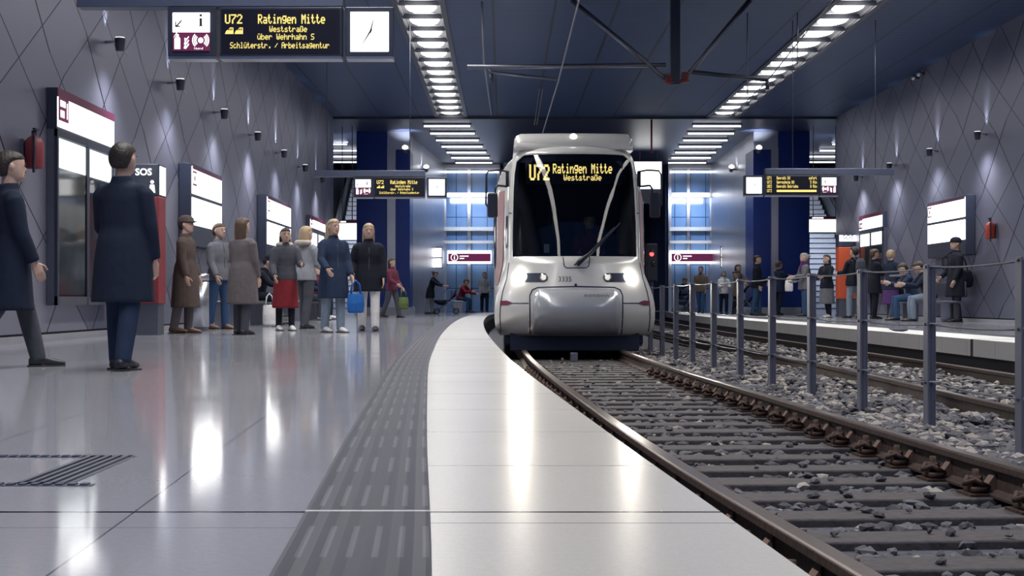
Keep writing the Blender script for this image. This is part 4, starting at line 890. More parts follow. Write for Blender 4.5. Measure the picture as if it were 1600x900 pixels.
# roof fairing with marker lamp
rb = []
for yy, s_, h in ((.62, .95, .0), (.70, .985, .10), (.80, 1, .155), (1.0, 1, .17), (2.2, 1, .17), (2.5, .95, .0)):
    r_ = []
    for (x, z) in ((-.90, -.02), (-.885, .5), (-.85, .8), (-.79, .97), (-.6, 1.0), (-.2, 1.02), (.2, 1.02), (.6, 1.0), (.79, .97), (.85, .8), (.885, .5), (.90, -.02)): r_.append(Vector((x*s_, yy, 3.08+max(z, 0)*h-(.1 if z < 0 else 0))))
    rb.append(r_[::-1])
fa = MB().rings(rb, True, True).build('roof_fairing', 'tram_silver', tram, True)
MB().ball((0, .70, 3.17), (.055, .04, .055), 14, 8).build('marker_lamp', 'marker_on', fa, True); MB().ball((.80, .74, 3.16), (.05, .03, .06), 10, 6).build('corner_lens', 'lamp_glass', fa, True)
# mirrors
for s in (-1, 1):
    q = lambda x, z, y=.62: Vector((s*x, y, z)); b = MB()
    b.tube([q(.97, 2.66, .8), q(1.10, 2.67), q(1.27, 2.66), q(1.305, 2.60), q(1.31, 2.16), q(1.26, 2.09)], .014, 8); b.tube([q(1.0, 2.44, .8), q(1.14, 2.44), q(1.17, 2.39), q(1.17, 2.3)], .016, 8); b.box(q(.99, 2.55, .8), (.05, .1, .22))
    a = b.build('mirror_arm', 'black', tram, True)
    MB().box(q(1.21, 2.145, .62), (.155, .10, .37)).build('mirror', 'black', a, bevel=.03); MB().bb(s*1.14, s*1.275, .671, .675, 1.98, 2.31).build('mirror_glass', 'steel', a)
# sides: cab window, red door panel, passenger windows
def sdecal(d0, d1, z0, z1, s, nm, m, off=.008, n=8):
    return MB().rings([[side(d0+(d1-d0)*i/n, z, s, off) for i in range(n+1)] for z in np.linspace(z0, z1, 6)], False, False).build(nm, m, tram, True)
for s in (-1, 1):
    sdecal(.16, .50, 1.52, 2.0, s, 'cab_side_window', 'window_dark'); sdecal(.75, 1.30, .98, 2.42, s, 'door_panel', 'tram_red'); sdecal(1.5, 1.95, 1.25, 2.3, s, 'door_window', 'window_dark', .008)
    for a in range(6): sdecal(2.4+2.6*a, 4.6+2.6*a, 1.25, 2.25, s, 'side_window', 'window_dark')
    seam_pts = [side(dd, .685, s, .004) for dd in (.1, .5, 1, 2, 5, 9, 14, 20)]; MB().tube(seam_pts, .008, 6).build('side_seam', 'tram_dark', tram)
# underframe, wheels
MB().bb(-1.02, 1.02, .42, 19.8, .06, .30).build('underframe', 'tram_dark', tram, bevel=.04); MB().bb(-.95, .95, .30, .42, -.02, .26).build('rail_guard', 'tram_dark', tram, bevel=.02)
for yy in (1.7, 3.4, 11, 12.7):
    for s in (-1, 1): MB().tube([(s*.66, yy, .30), (s*.76, yy, .30)], .30, 20).build('wheel', 'steel_dark', tram)
MB().bb(-1.1, 1.1, 20.25, 20.35, .3, 3.0).build('rear_wall', 'tram_dark', tram)
p = P(897, 562, 20.3); o = MB().box((p.x, 20.35, ZB+.07), (.105, .2, .12)).build('track_magnet', 'steel', bevel=.01, loc=(p.x, 20.35, ZB)); tag(o, 'small grey box between the rails under the tram front', 'track box')
# ================================================================== people
REM = []
def rem(o, voxel, it, fac=.5):
    r = o.modifiers.new('remesh', 'REMESH'); r.mode = 'VOXEL'; r.voxel_size = voxel; r.use_smooth_shade = True
    s = o.modifiers.new('smooth', 'SMOOTH'); s.factor = fac; s.iterations = it; REM.append(o)
def bake():
    dg = bpy.context.evaluated_depsgraph_get(); new = [(o, bpy.data.meshes.new_from_object(o.evaluated_get(dg))) for o in REM]
    for o, me in new:
        o.modifiers.clear(); old = o.data; me.name = old.name; mt = old.materials[0]; o.data = me
        me.materials.clear(); me.materials.append(mt); me.polygons.foreach_set('use_smooth', [True]*len(me.polygons)); bpy.data.meshes.remove(old)
V3 = Vector
def rot(ax, a): return Matrix.Rotation(a, 3, ax)
def limb(mb, pts, rad, n=10):                          # tapered limb through joints with rounded bends
    P_, R_ = [], []
    for i in range(len(pts)):
        p = V3(pts[i]); P_.append(p); R_.append(rad[i])
    mb.tube(P_, R_, n)
def person(loc, face, H, label, legs=((6, 6), (-6, 4)), arms=((8, 20, 8), (8, 20, 8)), lean=0, head=(0, 0), sit=False, seat=.46, top='jacket', topc='navy', toplen=.07, sleeve=None,
           bottom='trousers', botc='jeans', shoes='shoe_black', hair='short', hairc='hair_dark', skin='skin', hood=None, scarf=None, skirtc=None, fat=1.0, vox=.010, group=None, zoff=0.0):
    """One figure. legs: (hip swing, knee bend) left and right; arms: (forward, elbow, out); face 0 = towards the camera, 90 = towards image right."""
    t = thing('person', label, 'person', (loc[0], loc[1], zoff), group, world=False); t.rotation_euler = (0, 0, R(face))
    X_, Y_ = V3((1, 0, 0)), V3((0, 1, 0))
    if sit: legs = tuple((a if a > 40 else 84, k if k > 40 else 86) for a, k in legs)
    # joints
    L1, L2, AN = .238*H, .238*H, .042*H
    def legj(s, hp, th, kn):
        h = V3((s*.052*H, 0, hp)); a, b = R(th), R(th-kn); k = h+V3((s*.012*H, -math.sin(a), -math.cos(a)))*L1; f = k+V3((0, -math.sin(b), -math.cos(b)))*L2; return h, k, f
    hp = seat+.075 if sit else 0
    if not sit:
        lo = min(legj(s, 0, th, kn)[2].z for s, (th, kn) in zip((1, -1), legs)); hp = AN-lo
    J = [legj(s, hp, th, kn) for s, (th, kn) in zip((1, -1), legs)]
    la = R(lean); up = V3((0, -math.sin(la), math.cos(la))); fw = V3((0, -math.cos(la), -math.sin(la))); pel = V3((0, 0, hp))
    def sp(h, s=0, f=0): return pel+up*(h*H)+X_*(s*H)+fw*(f*H)
    def armj(s, fwd, el, out):
        sh = sp(.266, s*.100); a, o = R(fwd+lean*.4), R(out); d1 = V3((s*math.sin(o), -math.sin(a)*math.cos(o), -math.cos(a)*math.cos(o)))
        e = sh+d1*.165*H; b = R(fwd+lean*.4+el); d2 = V3((s*math.sin(o)*.3-s*.18*math.sin(R(el)), -math.sin(b), -math.cos(b))).normalized(); return sh, e, e+d2*.145*H, d2
    A = [armj(s, *a) for s, a in zip((1, -1), arms)]
    hy, hpit = head; HR = rot('Z', R(hy)) @ rot('X', R(hpit)+la*.5); nb = sp(.300, 0, -.004); hc = nb+HR @ V3((0, -.012*H, .105*H)); hh = .135*H
    def hd(x, y, z): return hc+HR @ V3((x*hh, y*hh, z*hh))
    def hring(z, w, f, b, n=16): return [hd(w*math.cos(2*PI*k/n), (b-f)/2+(b+f)/2*math.sin(2*PI*k/n), z) for k in range(n)]
    # ---- body: one continuous skin
    b = MB()
    b.rings([hring(*q) for q in ((-.50, .13, .34, -.10), (-.46, .20, .40, .05), (-.36, .27, .44, .20), (-.2, .325, .45, .36), (-.05, .345, .445, .44), (.1, .355, .45, .48), (.25, .34, .44, .48), (.38, .27, .35, .41), (.46, .17, .22, .29), (.495, .07, .09, .14))])
    b.rings([[hd(x*sx, y, z) for x, y in ((-1, 0), (0, -.10), (1, 0), (0, .06))] for sx, z, y0 in ((.035, .06, 0), (.05, -.05, 0), (.075, -.13, 0), (.05, -.155, 0))]) if False else None
    b.rings([[hd(-.04, -.42, .05), hd(.04, -.42, .05), hd(.035, -.36, .05), hd(-.035, -.36, .05)], [hd(-.055, -.52, -.09), hd(.055, -.52, -.09), hd(.08, -.38, -.09), hd(-.08, -.38, -.09)], [hd(-.06, -.50, -.135), hd(.06, -.50, -.135), hd(.08, -.38, -.15), hd(-.08, -.38, -.15)]])
    for s in (-1, 1): b.ball(hd(s*.36, .04, -.04), (.035*hh+.004, .07*hh, .12*hh), 8, 6)
    b.tube([nb+V3((0, 0, -.02*H)), nb+(hc-nb)*.55], [.036*H, .033*H], 12)
    b.loft([(sp(h, 0, f), X_, fw, w*H, d_*H) for h, w, d_, f in ((-.04, .075, .055, 0), (.02, .088, .06, 0), (.10, .076, .052, 0), (.19, .088, .058, .004), (.255, .094, .05, 0), (.29, .06, .04, 0), (.305, .034, .034, 0))], 14)
    for (h, k, f), s in zip(J, (1, -1)):
        b.tube([h+V3((0, 0, .02*H)), h+(k-h)*.4, k, k+(f-k)*.3, f], [.05*H, .046*H, .033*H, .033*H, .024*H], 10); b.tube([f, f+V3((0, -.02*H, -.022*H)), f+V3((0, -.075*H, -.03*H))], [.024*H, .024*H, .016*H], 8)
    for (sh, e, w_, d2), s in zip(A, (1, -1)):
        b.tube([sh, sh+(e-sh)*.5, e, e+(w_-e)*.4, w_], [.031*H, .028*H, .023*H, .023*H, .0155*H], 10)
        pin = X_*-s; fwdn = d2.cross(pin); fwdn = fwdn.normalized() if fwdn.length > 1e-3 else V3((0, -1, 0)); nrm = d2.cross(fwdn).normalized(); nrm = nrm if nrm.dot(pin) > 0 else -nrm
        pc = w_+d2*.052*H; b.loft([(w_-d2*.004*H, fwdn, nrm, .016*H, .012*H), (w_+d2*.025*H, fwdn, nrm, .023*H, .010*H), (pc, fwdn, nrm, .025*H, .009*H)], 8)
        for j, ln in enumerate((.038, .044, .041, .033)):
            q = pc+fwdn*((.0185-.0124*j)*H); q1 = q+(d2*.55+nrm*.10)*ln*H; q2 = q1+(d2*.35+nrm*.32)*ln*H
            b.tube([q-d2*.01*H, q, q1, q2], [.0056*H, .0056*H, .0052*H, .004*H], 6)
        q = w_+d2*.015*H+fwdn*.018*H; b.tube([q, q+(d2*.5+fwdn*.6+nrm*.2)*.028*H, q+(d2*1.1+fwdn*.7+nrm*.4)*.036*H], [.0075*H, .0068*H, .005*H], 6)
    body = b.build('body', skin, t); rem(body, max(vox*.75, .0065), 2, .4)
    MB().ball(hd(.15, -.43, .03), .030*hh, 8, 6).ball(hd(-.15, -.43, .03), .030*hh, 8, 6).build('eyes', 'eye', body, True)
    k = MB()
    for s in (-1, 1): k.tube([hd(s*.07, -.45, .105), hd(s*.15, -.455, .13), hd(s*.24, -.42, .10)], .012*hh, 6)
    k.build('eyebrows', hairc, body, True); MB().tube([hd(-.11, -.425, -.27), hd(-.04, -.45, -.262), hd(.04, -.45, -.262), hd(.11, -.425, -.27)], [.012*hh, .024*hh, .024*hh, .012*hh], 6).build('lips', 'lip', body, True)
    # ---- hair / headwear
    k = MB()
    if hair in ('short', 'long', 'bun', 'hat'):
        k.rings([hring(*q) for q in ((-.34, .27, -.10, .44), (-.15, .37, -.02, .53), (.05, .395, .08, .565), (.18, .395, .26, .57), (.24, .39, .46, .56), (.36, .33, .44, .51), (.46, .23, .31, .39), (.53, .09, .13, .2))])
        if hair == 'long':
            k.rings([hring(*q) for q in ((-1.15, .30, -.12, .40), (-.95, .40, -.06, .50), (-.6, .44, -.02, .52), (-.25, .43, .06, .56), (.1, .42, .16, .58))])
        if hair == 'bun': k.ball(hd(0, .62, .15), .2*hh, 10, 8)
        o = k.build('hair', hairc, t); rem(o, .014, 2)
    if hair in ('hat', 'beanie'):
        k = MB(); k.rings([hring(*q) for q in ((.10, .42, .50, .56), (.2, .43, .51, .57), (.38, .40, .47, .53), (.52, .29, .34, .4), (.60, .10, .13, .2))])
        if hair == 'hat': k.rings([hring(.13, .42, .5, .56), hring(.15, .44, .80, .60), hring(.185, .43, .80, .6), hring(.2, .42, .5, .56)])
        o = k.build('hat', topc if isinstance(topc, str) and topc.startswith('cloth') else 'cloth_'+topc, t); rem(o, .012, 2)
    # ---- lower clothes
    cb, ct = 'cloth_'+botc, 'cloth_'+topc
    if bottom in ('trousers', 'tights'):
        z = 1.0 if bottom == 'trousers' else .80; k = MB()
        k.loft([(sp(h, 0, 0), X_, fw, w*H*fat, d_*H*fat) for h, w, d_ in ((-.055, .074, .060), (-.02, .088, .066), (.03, .084, .062), (.06, .076, .056))], 14)
        for (h, kk, f), s in zip(J, (1, -1)):
            k.tube([h+V3((0, 0, .01*H)), h+(kk-h)*.35, kk, kk+(f-kk)*.35, f+(f-kk)*.06], [.050*H*z**.5, .057*H*z, .044*H*z, .043*H*z, .036*H*z], 12)
        o = k.build('trousers' if bottom == 'trousers' else 'tights', cb, t); rem(o, max(.013, vox), 3)
    if skirtc:
        k = MB(); hem = hp-.30*H; k.loft([(V3((0, 0, z)), X_, Y_, w*H, d_*H) for z, w, d_ in ((hp+.09*H, .088, .068), (hp, .108, .085), (hp-.12*H, .12, .098), (hem, .132, .112))], 20); o = k.build('skirt', 'cloth_'+skirtc, t); rem(o, .016, 3)
    # ---- shoes
    for (h, kk, f), s in zip(J, (1, -1)):
        ft = MB(); g = V3((f.x, f.y, max(0, f.z-AN)))
        ft.loft([(g+V3((0, .042*H, .02*H)), X_, V3((0, 0, 1)), .016*H, .018*H), (g+V3((0, .03*H, .024*H)), X_, V3((0, 0, 1)), .023*H, .024*H), (g+V3((0, -.01*H, .03*H)), X_, V3((0, 0, 1)), .026*H, .03*H), (g+V3((0, -.06*H, .02*H)), X_, V3((0, 0, 1)), .029*H, .02*H), (g+V3((0, -.105*H, .014*H)), X_, V3((0, 0, 1)), .024*H, .014*H), (g+V3((0, -.122*H, .012*H)), X_, V3((0, 0, 1)), .012*H, .009*H)], 12)
        ft.tube([g+V3((0, .005*H, .03*H)), g+V3((0, .006*H, .062*H))], [.028*H, .027*H], 10)
        o = ft.build('shoe', shoes, t); rem(o, .010, 2); MB().bb(g.x-.026*H, g.x+.026*H, g.y-.118*H, g.y+.045*H, 0, .007*H).build('sole', 'rubber', o, bevel=.004)
    # ---- upper clothes with sleeves
    k = MB(); hem = toplen
    secs = [(.308, .036, .038, -.004), (.296, .054, .046, -.002), (.278, .086, .056, 0), (.235, .102, .066, .003), (.18, .102, .071, .006), (.10, .098, .070, .004), (.05, .108, .082, 0)]
    L = [(sp(h, 0, f), X_, fw, w*H*fat, d_*H*fat) for h, w, d_, f in secs]
    zc_ = pel.z+.05*H*math.cos(la); hz = hp-hem*H
    if not sit:
        n_ = 3
        for i in range(1, n_+1):
            u = i/n_; z = zc_+(hz-zc_)*u; L.append((V3((0, -.04*H*math.sin(la)*(1-u), z)), X_, -Y_, (.114+.018*u*min(1, hem/.2))*H*fat, (.088+.022*u*min(1, hem/.2))*H*fat))
    else: L.append((pel-up*.035*H, X_, fw, .112*H*fat, .088*H*fat))
    k.loft(L, 18)
    for (sh, e, w_, d2), s in zip(A, (1, -1)):
        k.tube([sh-X_*s*.035*H+up*.002*H, sh-X_*s*.012*H-up*.004*H, sh+(e-sh)*.12, sh+(e-sh)*.5, e, e+(w_-e)*.45, w_-(w_-e)*.03], [.030*H, .038*H, .043*H, .040*H, .037*H, .034*H, .029*H], 12)
    k.tube([nb+V3((0, 0, -.01*H)), nb+V3((0, .004*H, .028*H))], [.052*H, .046*H], 14)
    o = k.build('coat' if hem > .12 else 'jacket', ct, t); rem(o, max(.013, vox), 3)
    if bottom and not sit:
        zz = MB(); zz.tube([sp(.28, 0, .050), sp(.23, 0, .068*fat), sp(.1, 0, .072*fat), sp(.04, 0, .077*fat)], .006*H, 6); zz.build('front_seam', 'cloth_greydark', o)
    if hood:
        k = MB(); k.tube([nb+V3((0, .035*H, -.02*H))+X_*(.06*H*math.sin(a))+V3((0, -.055*H*math.cos(a)+.0*H, .03*H)) for a in np.linspace(.4, 2*PI-.4, 14)], .028*H, 8); o = k.build('hood', 'cloth_'+hood, t, True); rem(o, .012, 2)
    if scarf:
        k = MB()
        for z in (.0, .028): k.tube([nb+V3((.048*H*math.sin(a), -.05*H*math.cos(a)-.004*H, z*H)) for a in np.linspace(0, 2*PI, 16)], .02*H, 8)
        k.tube([nb+V3((.01*H, -.055*H, 0)), nb+V3((.015*H, -.075*H, -.06*H)), nb+V3((.015*H, -.08*H, -.13*H))], [.02*H, .022*H, .02*H], 8); o = k.build('scarf', 'cloth_'+scarf, t); rem(o, .011, 2)
    M4 = Matrix.Translation((loc[0], loc[1], zoff)) @ Matrix.Rotation(R(face), 4, 'Z')
    t['_h'] = 0
    return dict(obj=t, hands=[M4 @ (a[2]+a[3]*.05*H) for a in A], hip=M4 @ pel, chest=M4 @ sp(.2), back=M4 @ sp(.2, 0, -.11), sh=[M4 @ a[0] for a in A], H=H, M=M4, sp=sp)
def place(x, yh, yf, side, Ht=1.68, Xlim=None):
    """ground spot and height of a standing figure whose head top / feet show at yh / yf"""
    Z1 = F*CAMH/max(yf-VPY, 6); Z2 = F*Ht/(yf-yh); Z = min(math.sqrt(Z1*Z2), Xlim or 45); H = min(max((yf-yh)*Z/F, 1.5), 1.88)
    return ((x-VPX)*Z/F, Z), H
def tote(p, w_, h, d_, m, label, face=0, strap=.25, name='bag', cat='bag'):
    t = thing(name, label, cat, (p[0], p[1], p[2]-strap-h), world=False); t.rotation_euler = (0, 0, R(face))
    b = MB(); b.loft([((0, 0, z), (1, 0, 0), (0, 1, 0), w_/2*k_, d_/2*k2) for z, k_, k2 in ((0, .8, .8), (.02, .98, 1), (h*.5, 1.03, 1.1), (h*.9, .95, .7), (h, .93, .5))], 16); o = b.build('bag_body', m, t); rem(o, .014, 3)
    for s in (-1, 1): MB().tube([(-w_*.28, s*d_*.2, h-.01), (-w_*.2, s*d_*.15, h+strap*.7), (0, 0, h+strap), (w_*.2, s*d_*.15, h+strap*.7), (w_*.28, s*d_*.2, h-.01)], .011, 6).build('handle', m, t, True)
    return t
# ------------------------------------------------------------------ people on the left platform
def stand(x, yh, yf, label, face, Ht=1.68, zmax=None, **k):
    side = 'left' if x < VPX else 'right'
    (px, pz), H = place(x, yh, yf, side, Ht, zmax)
    if side == 'left': px = max(px, XL+.42)
    else: px = min(px, XR-.40)
    return person((px, pz), face, H, label, **k)
man = stand(192, 226, 585, 'person in a dark navy coat standing before the large notice board, seen from behind', 165, 1.6, vox=.009, top='jacket', topc='navy', toplen=.22, botc='steelblue', legs=((10, 8), (-9, 6)), arms=((14, 40, 8), (4, 12, 8)), hair='short', fat=1.08)
stand(14, 262, 588, 'person in a dark coat walking past the dark red fire extinguisher at the picture edge', 120, 1.58, vox=.009, topc='navy', toplen=.24, botc='greydark', legs=((20, 6), (-16, 18)), arms=((-8, 10, 5), (10, 14, 5)))
stand(290, 338, 522, 'person in a long brown coat and dark cap standing in profile beside the steel bin', 80, topc='brown', toplen=.30, botc='taupe', shoes='shoe_brown', hair='hat', hairc='hair_dark', legs=((2, 4), (-8, 4)), arms=((6, 14, 4), (4, 10, 4)), fat=1.1)
stand(342, 347, 514, 'person in a grey jacket and blue jeans with brown shoes right behind the steel bin', 55, topc='grey', toplen=.06, botc='jeans', shoes='shoe_brown', hair='short', hairc='hair_brown', arms=((28, 70, 6), (8, 20, 8)))
stand(379, 342, 527, 'person in a long taupe coat with long brown hair seen from behind', 150, topc='taupe', toplen=.26, botc='greydark', shoes='shoe_black', hair='long', hairc='hair_brown', arms=((10, 30, 6), (6, 12, 6)), legs=((3, 4), (-3, 4)), fat=1.12)
person((-4.60, 26.5), 80, 1.7, 'person in black sitting on the left bench with bags at the feet', sit=True, topc='black', botc='black', lean=18, head=(0, 18), arms=((36, 40, 4), (36, 40, 4)), hair='hat')
wr = stand(446, 358, 520, 'person with a dark bob, pale fur hood, red skirt and black tights', 20, topc='greydark', toplen=.03, skirtc='red', bottom='tights', botc='black', shoes='shoe_white', hair='long', hairc='hair_dark', hood='fur', arms=((26, 62, 10), (14, 30, 12)), legs=((4, 4), (-4, 4)))
stand(478, 352, 514, 'person in a pale grey fur coat just right of the red skirt, turned away', 140, topc='lightgrey', toplen=.05, botc='greydark', hair='long', hairc='hair_blond', hood='fur', arms=((20, 50, 10), (16, 40, 8)))
person((-4.58, 32.9), 80, 1.7, 'person in dark clothes and white sneakers sitting on the far left bench', sit=True, topc='navy', botc='greydark', shoes='shoe_white', lean=8, head=(-20, 6), arms=((34, 50, 6), (30, 44, 6)))
person((-4.58, 34.2), 85, 1.68, 'person in a wine red top sitting at the far end of the left bench', sit=True, topc='wine', botc='navy', shoes='shoe_white', lean=12, head=(10, 12), arms=((40, 50, 4), (30, 60, 4)), hairc='hair_brown')
pb = stand(521, 342, 521, 'person with blond hair in a dark blue coat and grey jeans holding a blue bag', 35, topc='steelblue', toplen=.22, botc='palejeans', shoes='shoe_white', hair='long', hairc='hair_blond', arms=((10, 20, 8), (18, 34, 16)), legs=((5, 4), (-5, 4)), fat=1.1)
stand(576, 348, 519, 'person in a black coat and white trousers walking towards the tram with dark boots', 8, topc='black', toplen=.15, botc='white', shoes='shoe_black', hair='long', hairc='hair_blond', arms=((6, 12, 10), (-4, 50, 20)), legs=((12, 8), (-6, 10)), fat=1.12)
pg = stand(612, 402, 497, 'person in a wine red jacket with a green bag walking before the navy pillar', 60, 1.66, topc='wine', toplen=.05, botc='greydark', hair='long', hairc='hair_dark', arms=((10, 30, 8), (20, 40, 6)), legs=((16, 6), (-12, 12)), vox=.014)
h = pb['hands'][0]; tote((h.x+.05, h.y-.03, h.z), .25, .28, .13, 'cloth_blue', 'bright blue shopping bag in the hand of the blond person in the dark blue coat', 20, .18)
h = pg['hands'][0]; tote((h.x, h.y, h.z), .30, .32, .16, 'cloth_green', 'dull green bag carried by the person in the wine red jacket', 30, .2)
for (x, yy, c, lab) in ((424, 25.0, 'cloth_white', 'white carrier bag standing on the floor at the feet of the seated person in black'), (434, 25.3, 'cloth_green', 'pale green carrier bag standing on the floor beside the white one')):
    tote((X(x, yy)+.0, yy-.2, .58), .24, .36, .16, c, lab, 15, .2)
# far left: by the glass front
def stroller(loc, face, m, label):
    t = thing('stroller', label, 'stroller', (loc[0], loc[1], 0), world=False); t.rotation_euler = (0, 0, R(face))
    for s in (-1, 1):
        b = MB(); b.tube([(s*.22, .48, .98), (s*.22, .40, .86), (s*.22, -.10, .30), (s*.22, -.35, .10)], .014, 6); b.tube([(s*.22, .30, .10), (s*.22, .0, .45)], .014, 6); b.build('frame', 'steel_dark', t, True)
        for y in (-.36, .30):
            w_ = MB(); w_.rings([[V3((s*.25+dx, y+r*math.cos(a), .10+r*math.sin(a))) for a in np.linspace(0, 2*PI, 16, endpoint=False)] for dx, r in ((-.02, .07), (-.02, .10), (.02, .10), (.02, .07), (-.02, .07))], False); w_.tube([(s*.22, y, .1), (s*.28, y, .1)], .02, 8); w_.build('wheel', 'rubber', t, True)
    MB().tube([(-.22, .48, .98), (.22, .48, .98)], .018, 8).build('push_handle', 'rubber', t, True)
    MB().loft([((0, .28, .80), (1, 0, 0), (0, .6, .8), .20, .05), ((0, .18, .55), (1, 0, 0), (0, .9, .4), .22, .12), ((0, -.02, .38), (1, 0, 0), (0, .5, .87), .22, .12), ((0, -.32, .40), (1, 0, 0), (0, 0, 1), .2, .09), ((0, -.45, .44), (1, 0, 0), (0, 0, 1), .14, .05)], 14).build('seat_shell', m, t, True)
    MB().rings([[V3((x_, .22+.34*math.cos(a)*-1*q, .62+.34*math.sin(a))) for a in np.linspace(.25, 2.3, 9)] for x_, q in ((-.23, 1), (-.21, 1.0), (0, 1.04), (.21, 1.0), (.23, 1))], False, False).build('canopy', m, t, True)
    return t
person((X(672, 49), 49), 75, 1.52, 'person in a dark coat and pale trousers leaning over a stroller left of the tram', topc='black', toplen=.16, botc='lightgrey', hair='bun', hairc='hair_brown', lean=16, head=(0, 14), arms=((44, 26, 4), (44, 26, 4)), vox=.016)
stroller((X(699, 49), 49), -90, 'cloth_black', 'dark stroller pushed by the person with the ponytail left of the tram')
bn = bench('left', X(716, 53.5), 53.2, 54.2, 'small bench before the left glass front with a person in a red jacket')
person((X(719, 53.7), 53.7), 60, 1.7, 'person in a red jacket sitting by the left glass front', sit=True, topc='red', botc='jeans', lean=22, head=(0, 16), arms=((34, 40, 6), (40, 46, 6)), hairc='hair_dark', vox=.016)
person((X(757, 55.5), 55.5), 10, 1.6, 'person in a pale jacket standing half hidden at the left edge of the tram', topc='lightgrey', toplen=.05, botc='navy', hairc='hair_brown', vox=.016)
# ------------------------------------------------------------------ right platform
person((X(1066, 53.5), 53.5), 20, 1.66, 'person in dark clothes sitting behind a stroller before the right glass front', sit=True, seat=.5, topc='black', botc='jeans', lean=16, head=(0, 18), arms=((36, 50, 4), (36, 50, 4)), vox=.016)
bench('right', X(1066, 53.5), 53.1, 54.1, 'small bench before the right glass front with a person in dark clothes')
stroller((X(1072, 52.2), 52.2), -70, 'cloth_navy', 'navy stroller standing in front of the person seated by the right glass front')
person((X(1095, 50.5), 50.5), -20, 1.72, 'person in a tan jacket and blue trousers standing before the right glass front', topc='tan', toplen=.06, botc='jeans', hairc='hair_brown', vox=.016, legs=((14, 6), (-12, 12)))
stand(1131, 421, 487, 'person in a white jacket with hands folded, short figure behind the fence', 5, 1.5, zmax=49.5, topc='white', toplen=.05, botc='navy', hair='long', hairc='hair_brown', hood='white', arms=((22, 64, 8), (22, 64, 8)), vox=.014)
stand(1153, 412, 491, 'person in a hooded brown coat pushing a pram, right of the white jacket', 40, 1.68, zmax=47, topc='tan', toplen=.16, botc='black', hair='long', hairc='hair_dark', hood='brown', arms=((40, 30, 4), (40, 30, 4)), vox=.014)
stroller((X(1168, 45), 45), -110, 'cloth_black', 'black pram beside the person in the hooded brown coat')
stand(1183, 393, 491, 'tall person in a black jacket and blue jeans before the right navy pillar', 70, 1.8, topc='black', toplen=.06, botc='jeans', hair='short', arms=((12, 40, 6), (4, 14, 8)), fat=1.12, vox=.014)
stand(1217, 402, 487, 'person in dark clothes reaching an arm out, leaning on the right navy pillar', 120, 1.7, topc='steelblue', toplen=.10, botc='navy', hair='short', hairc='hair_brown', arms=((70, 20, 4), (14, 30, 4)), vox=.014)
pw = stand(1257, 392, 492, 'person with grey hair and purple scarf in a grey jacket holding a white bag', -80, 1.68, topc='grey', toplen=.10, botc='jeans', hair='bun', hairc='hair_grey', scarf='purple', arms=((20, 66, 4), (18, 50, 6)), vox=.012)
stand(1272, 398, 489, 'person in a dark jacket half hidden behind the person with the purple scarf', 100, 1.68, topc='navy', toplen=.08, botc='black', hair='short', hairc='hair_dark', vox=.014)
stand(1292, 396, 496, 'person with very long dark hair, black jacket and grey skirt before the escalator', -55, 1.66, topc='black', toplen=.06, skirtc='grey', bottom='tights', botc='black', shoes='shoe_white', hair='long', hairc='hair_dark', arms=((22, 70, 6), (20, 66, 6)), vox=.012, legs=((2, 4), (-10, 4)))
pbk = stand(1335, 383, 496, 'person with a backpack in a black jacket standing next to the orange red column', -150, 1.8, topc='black', toplen=.07, botc='palejeans', hair='short', hairc='hair_dark', arms=((26, 60, 6), (10, 30, 8)), legs=((8, 6), (-8, 6)), fat=1.12, vox=.012)
stand(1366, 387, 497, 'slim person all in black with a dark bob before the lit poster cases', 100, 1.7, topc='black', toplen=.16, botc='black', hair='short', hairc='hair_brown', arms=((24, 70, 2), (24, 70, 2)), legs=((2, 3), (-2, 3)), vox=.012)
ph = stand(1392, 389, 499, 'person with blond hair in a dark coat and violet skirt with a handbag', 120, 1.68, topc='navy', toplen=.10, skirtc='purple', bottom='tights', botc='greydark', hair='short', hairc='hair_blond', arms=((16, 40, 6), (12, 40, 8)), vox=.012)
s1 = person((9.36, 32.5), -90, 1.75, 'person in a blue jacket sitting on the right bench looking down at a phone', sit=True, topc='steelblue', botc='jeans', lean=16, head=(0, 22), arms=((38, 62, 4), (38, 62, 4)), hair='short', vox=.012)
s2 = person((9.36, 31.2), -90, 1.75, 'person in a dark jacket and light jeans sitting on the right bench', sit=True, topc='navy', botc='palejeans', lean=20, head=(0, 16), arms=((36, 56, 4), (36, 50, 4)), hair='short', vox=.012)
pr = stand(1517, 370, 503, 'person in a long black coat with a shoulder bag standing at the right wall', -80, 1.78, topc='black', toplen=.22, botc='greydark', hair='beanie', hairc='hair_dark', arms=((6, 18, 4), (10, 40, 6)), fat=1.1, vox=.012)
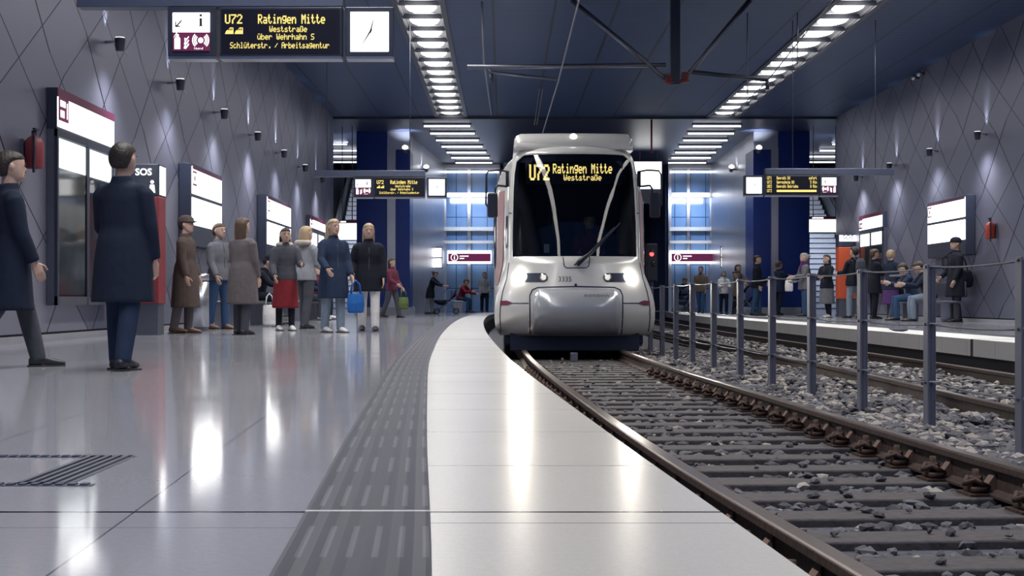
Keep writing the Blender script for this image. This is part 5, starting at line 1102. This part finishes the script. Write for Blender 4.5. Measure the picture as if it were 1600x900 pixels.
# things people carry
h = pw['hands'][0]; tote((h.x-.08, h.y-.05, h.z), .26, .32, .12, 'cloth_white', 'white bag hanging from the hand of the person with the purple scarf', 20, .1)
h = ph['hands'][0]; tote((h.x+.03, h.y-.12, h.z+.05), .32, .26, .14, 'cloth_black', 'black handbag of the blond person with the violet skirt', 30, .16)
def backpack(p, m, label):
    c = p['back']; t = thing('backpack', label, 'backpack', tuple(c), world=False); t.rotation_euler = (0, 0, p['obj'].rotation_euler.z)
    o = MB().loft([((0, .02, z), (1, 0, 0), (0, 1, 0), w_, d_) for z, w_, d_ in ((-.26, .10, .05), (-.23, .15, .09), (-.05, .16, .10), (.12, .145, .085), (.2, .10, .05))], 16).build('pack', m, t); rem(o, .016, 2)
    for s in (-1, 1): MB().tube([(s*.09, -.06, .16), (s*.10, -.16, .24), (s*.11, -.30, .16), (s*.12, -.32, -.02), (s*.13, -.2, -.14), (s*.11, -.06, -.18)], .018, 6).build('strap', m, t, True)
backpack(pbk, 'cloth_greydark', 'dark backpack on the person in the black jacket and pale jeans')
M4 = pr['M']; c = M4 @ V3((-.05, .17, .92)); t = thing('shoulder_bag', 'large black shoulder bag hanging behind the person in the long black coat', 'bag', tuple(c), world=False); t.rotation_euler = (0, 0, R(-80))
o = MB().loft([((0, 0, z), (1, 0, 0), (0, 1, 0), w_, d_) for z, w_, d_ in ((-.19, .07, .17), (-.16, .10, .23), (0, .11, .25), (.14, .09, .22), (.18, .04, .18))], 18).build('bag_body', 'cloth_black', t); rem(o, .016, 3)
MB().tube([(0, .14, .12), (.0, .05, .40), (.02, -.10, .54), (.02, -.22, .58), (.0, -.46, .42), (0, -.44, .2), (0, -.1, .14)], .014, 6).build('strap', 'cloth_black', t, True)
for s_, lab in ((s1, 'dark phone held by the person in the blue jacket on the right bench'),):
    p = (s_['hands'][0]+s_['hands'][1])/2+V3((-.02, 0, .05)); o = MB().box((p.x, p.y, p.z), (.01, .08, .15), Matrix.Rotation(.5, 3, 'Y')).build('phone', 'black', bevel=.004, loc=tuple(p)); tag(o, lab, 'phone')
# the driver behind the windscreen
person((TX+.27, TY+1.27), 0, 1.75, 'driver in a dark red top faintly visible behind the tram windscreen', sit=True, seat=.46, topc='wine', botc='navy', lean=4, arms=((36, 44, 6), (36, 44, 6)), hair='short', vox=.014, zoff=ZR+.70)
bake()
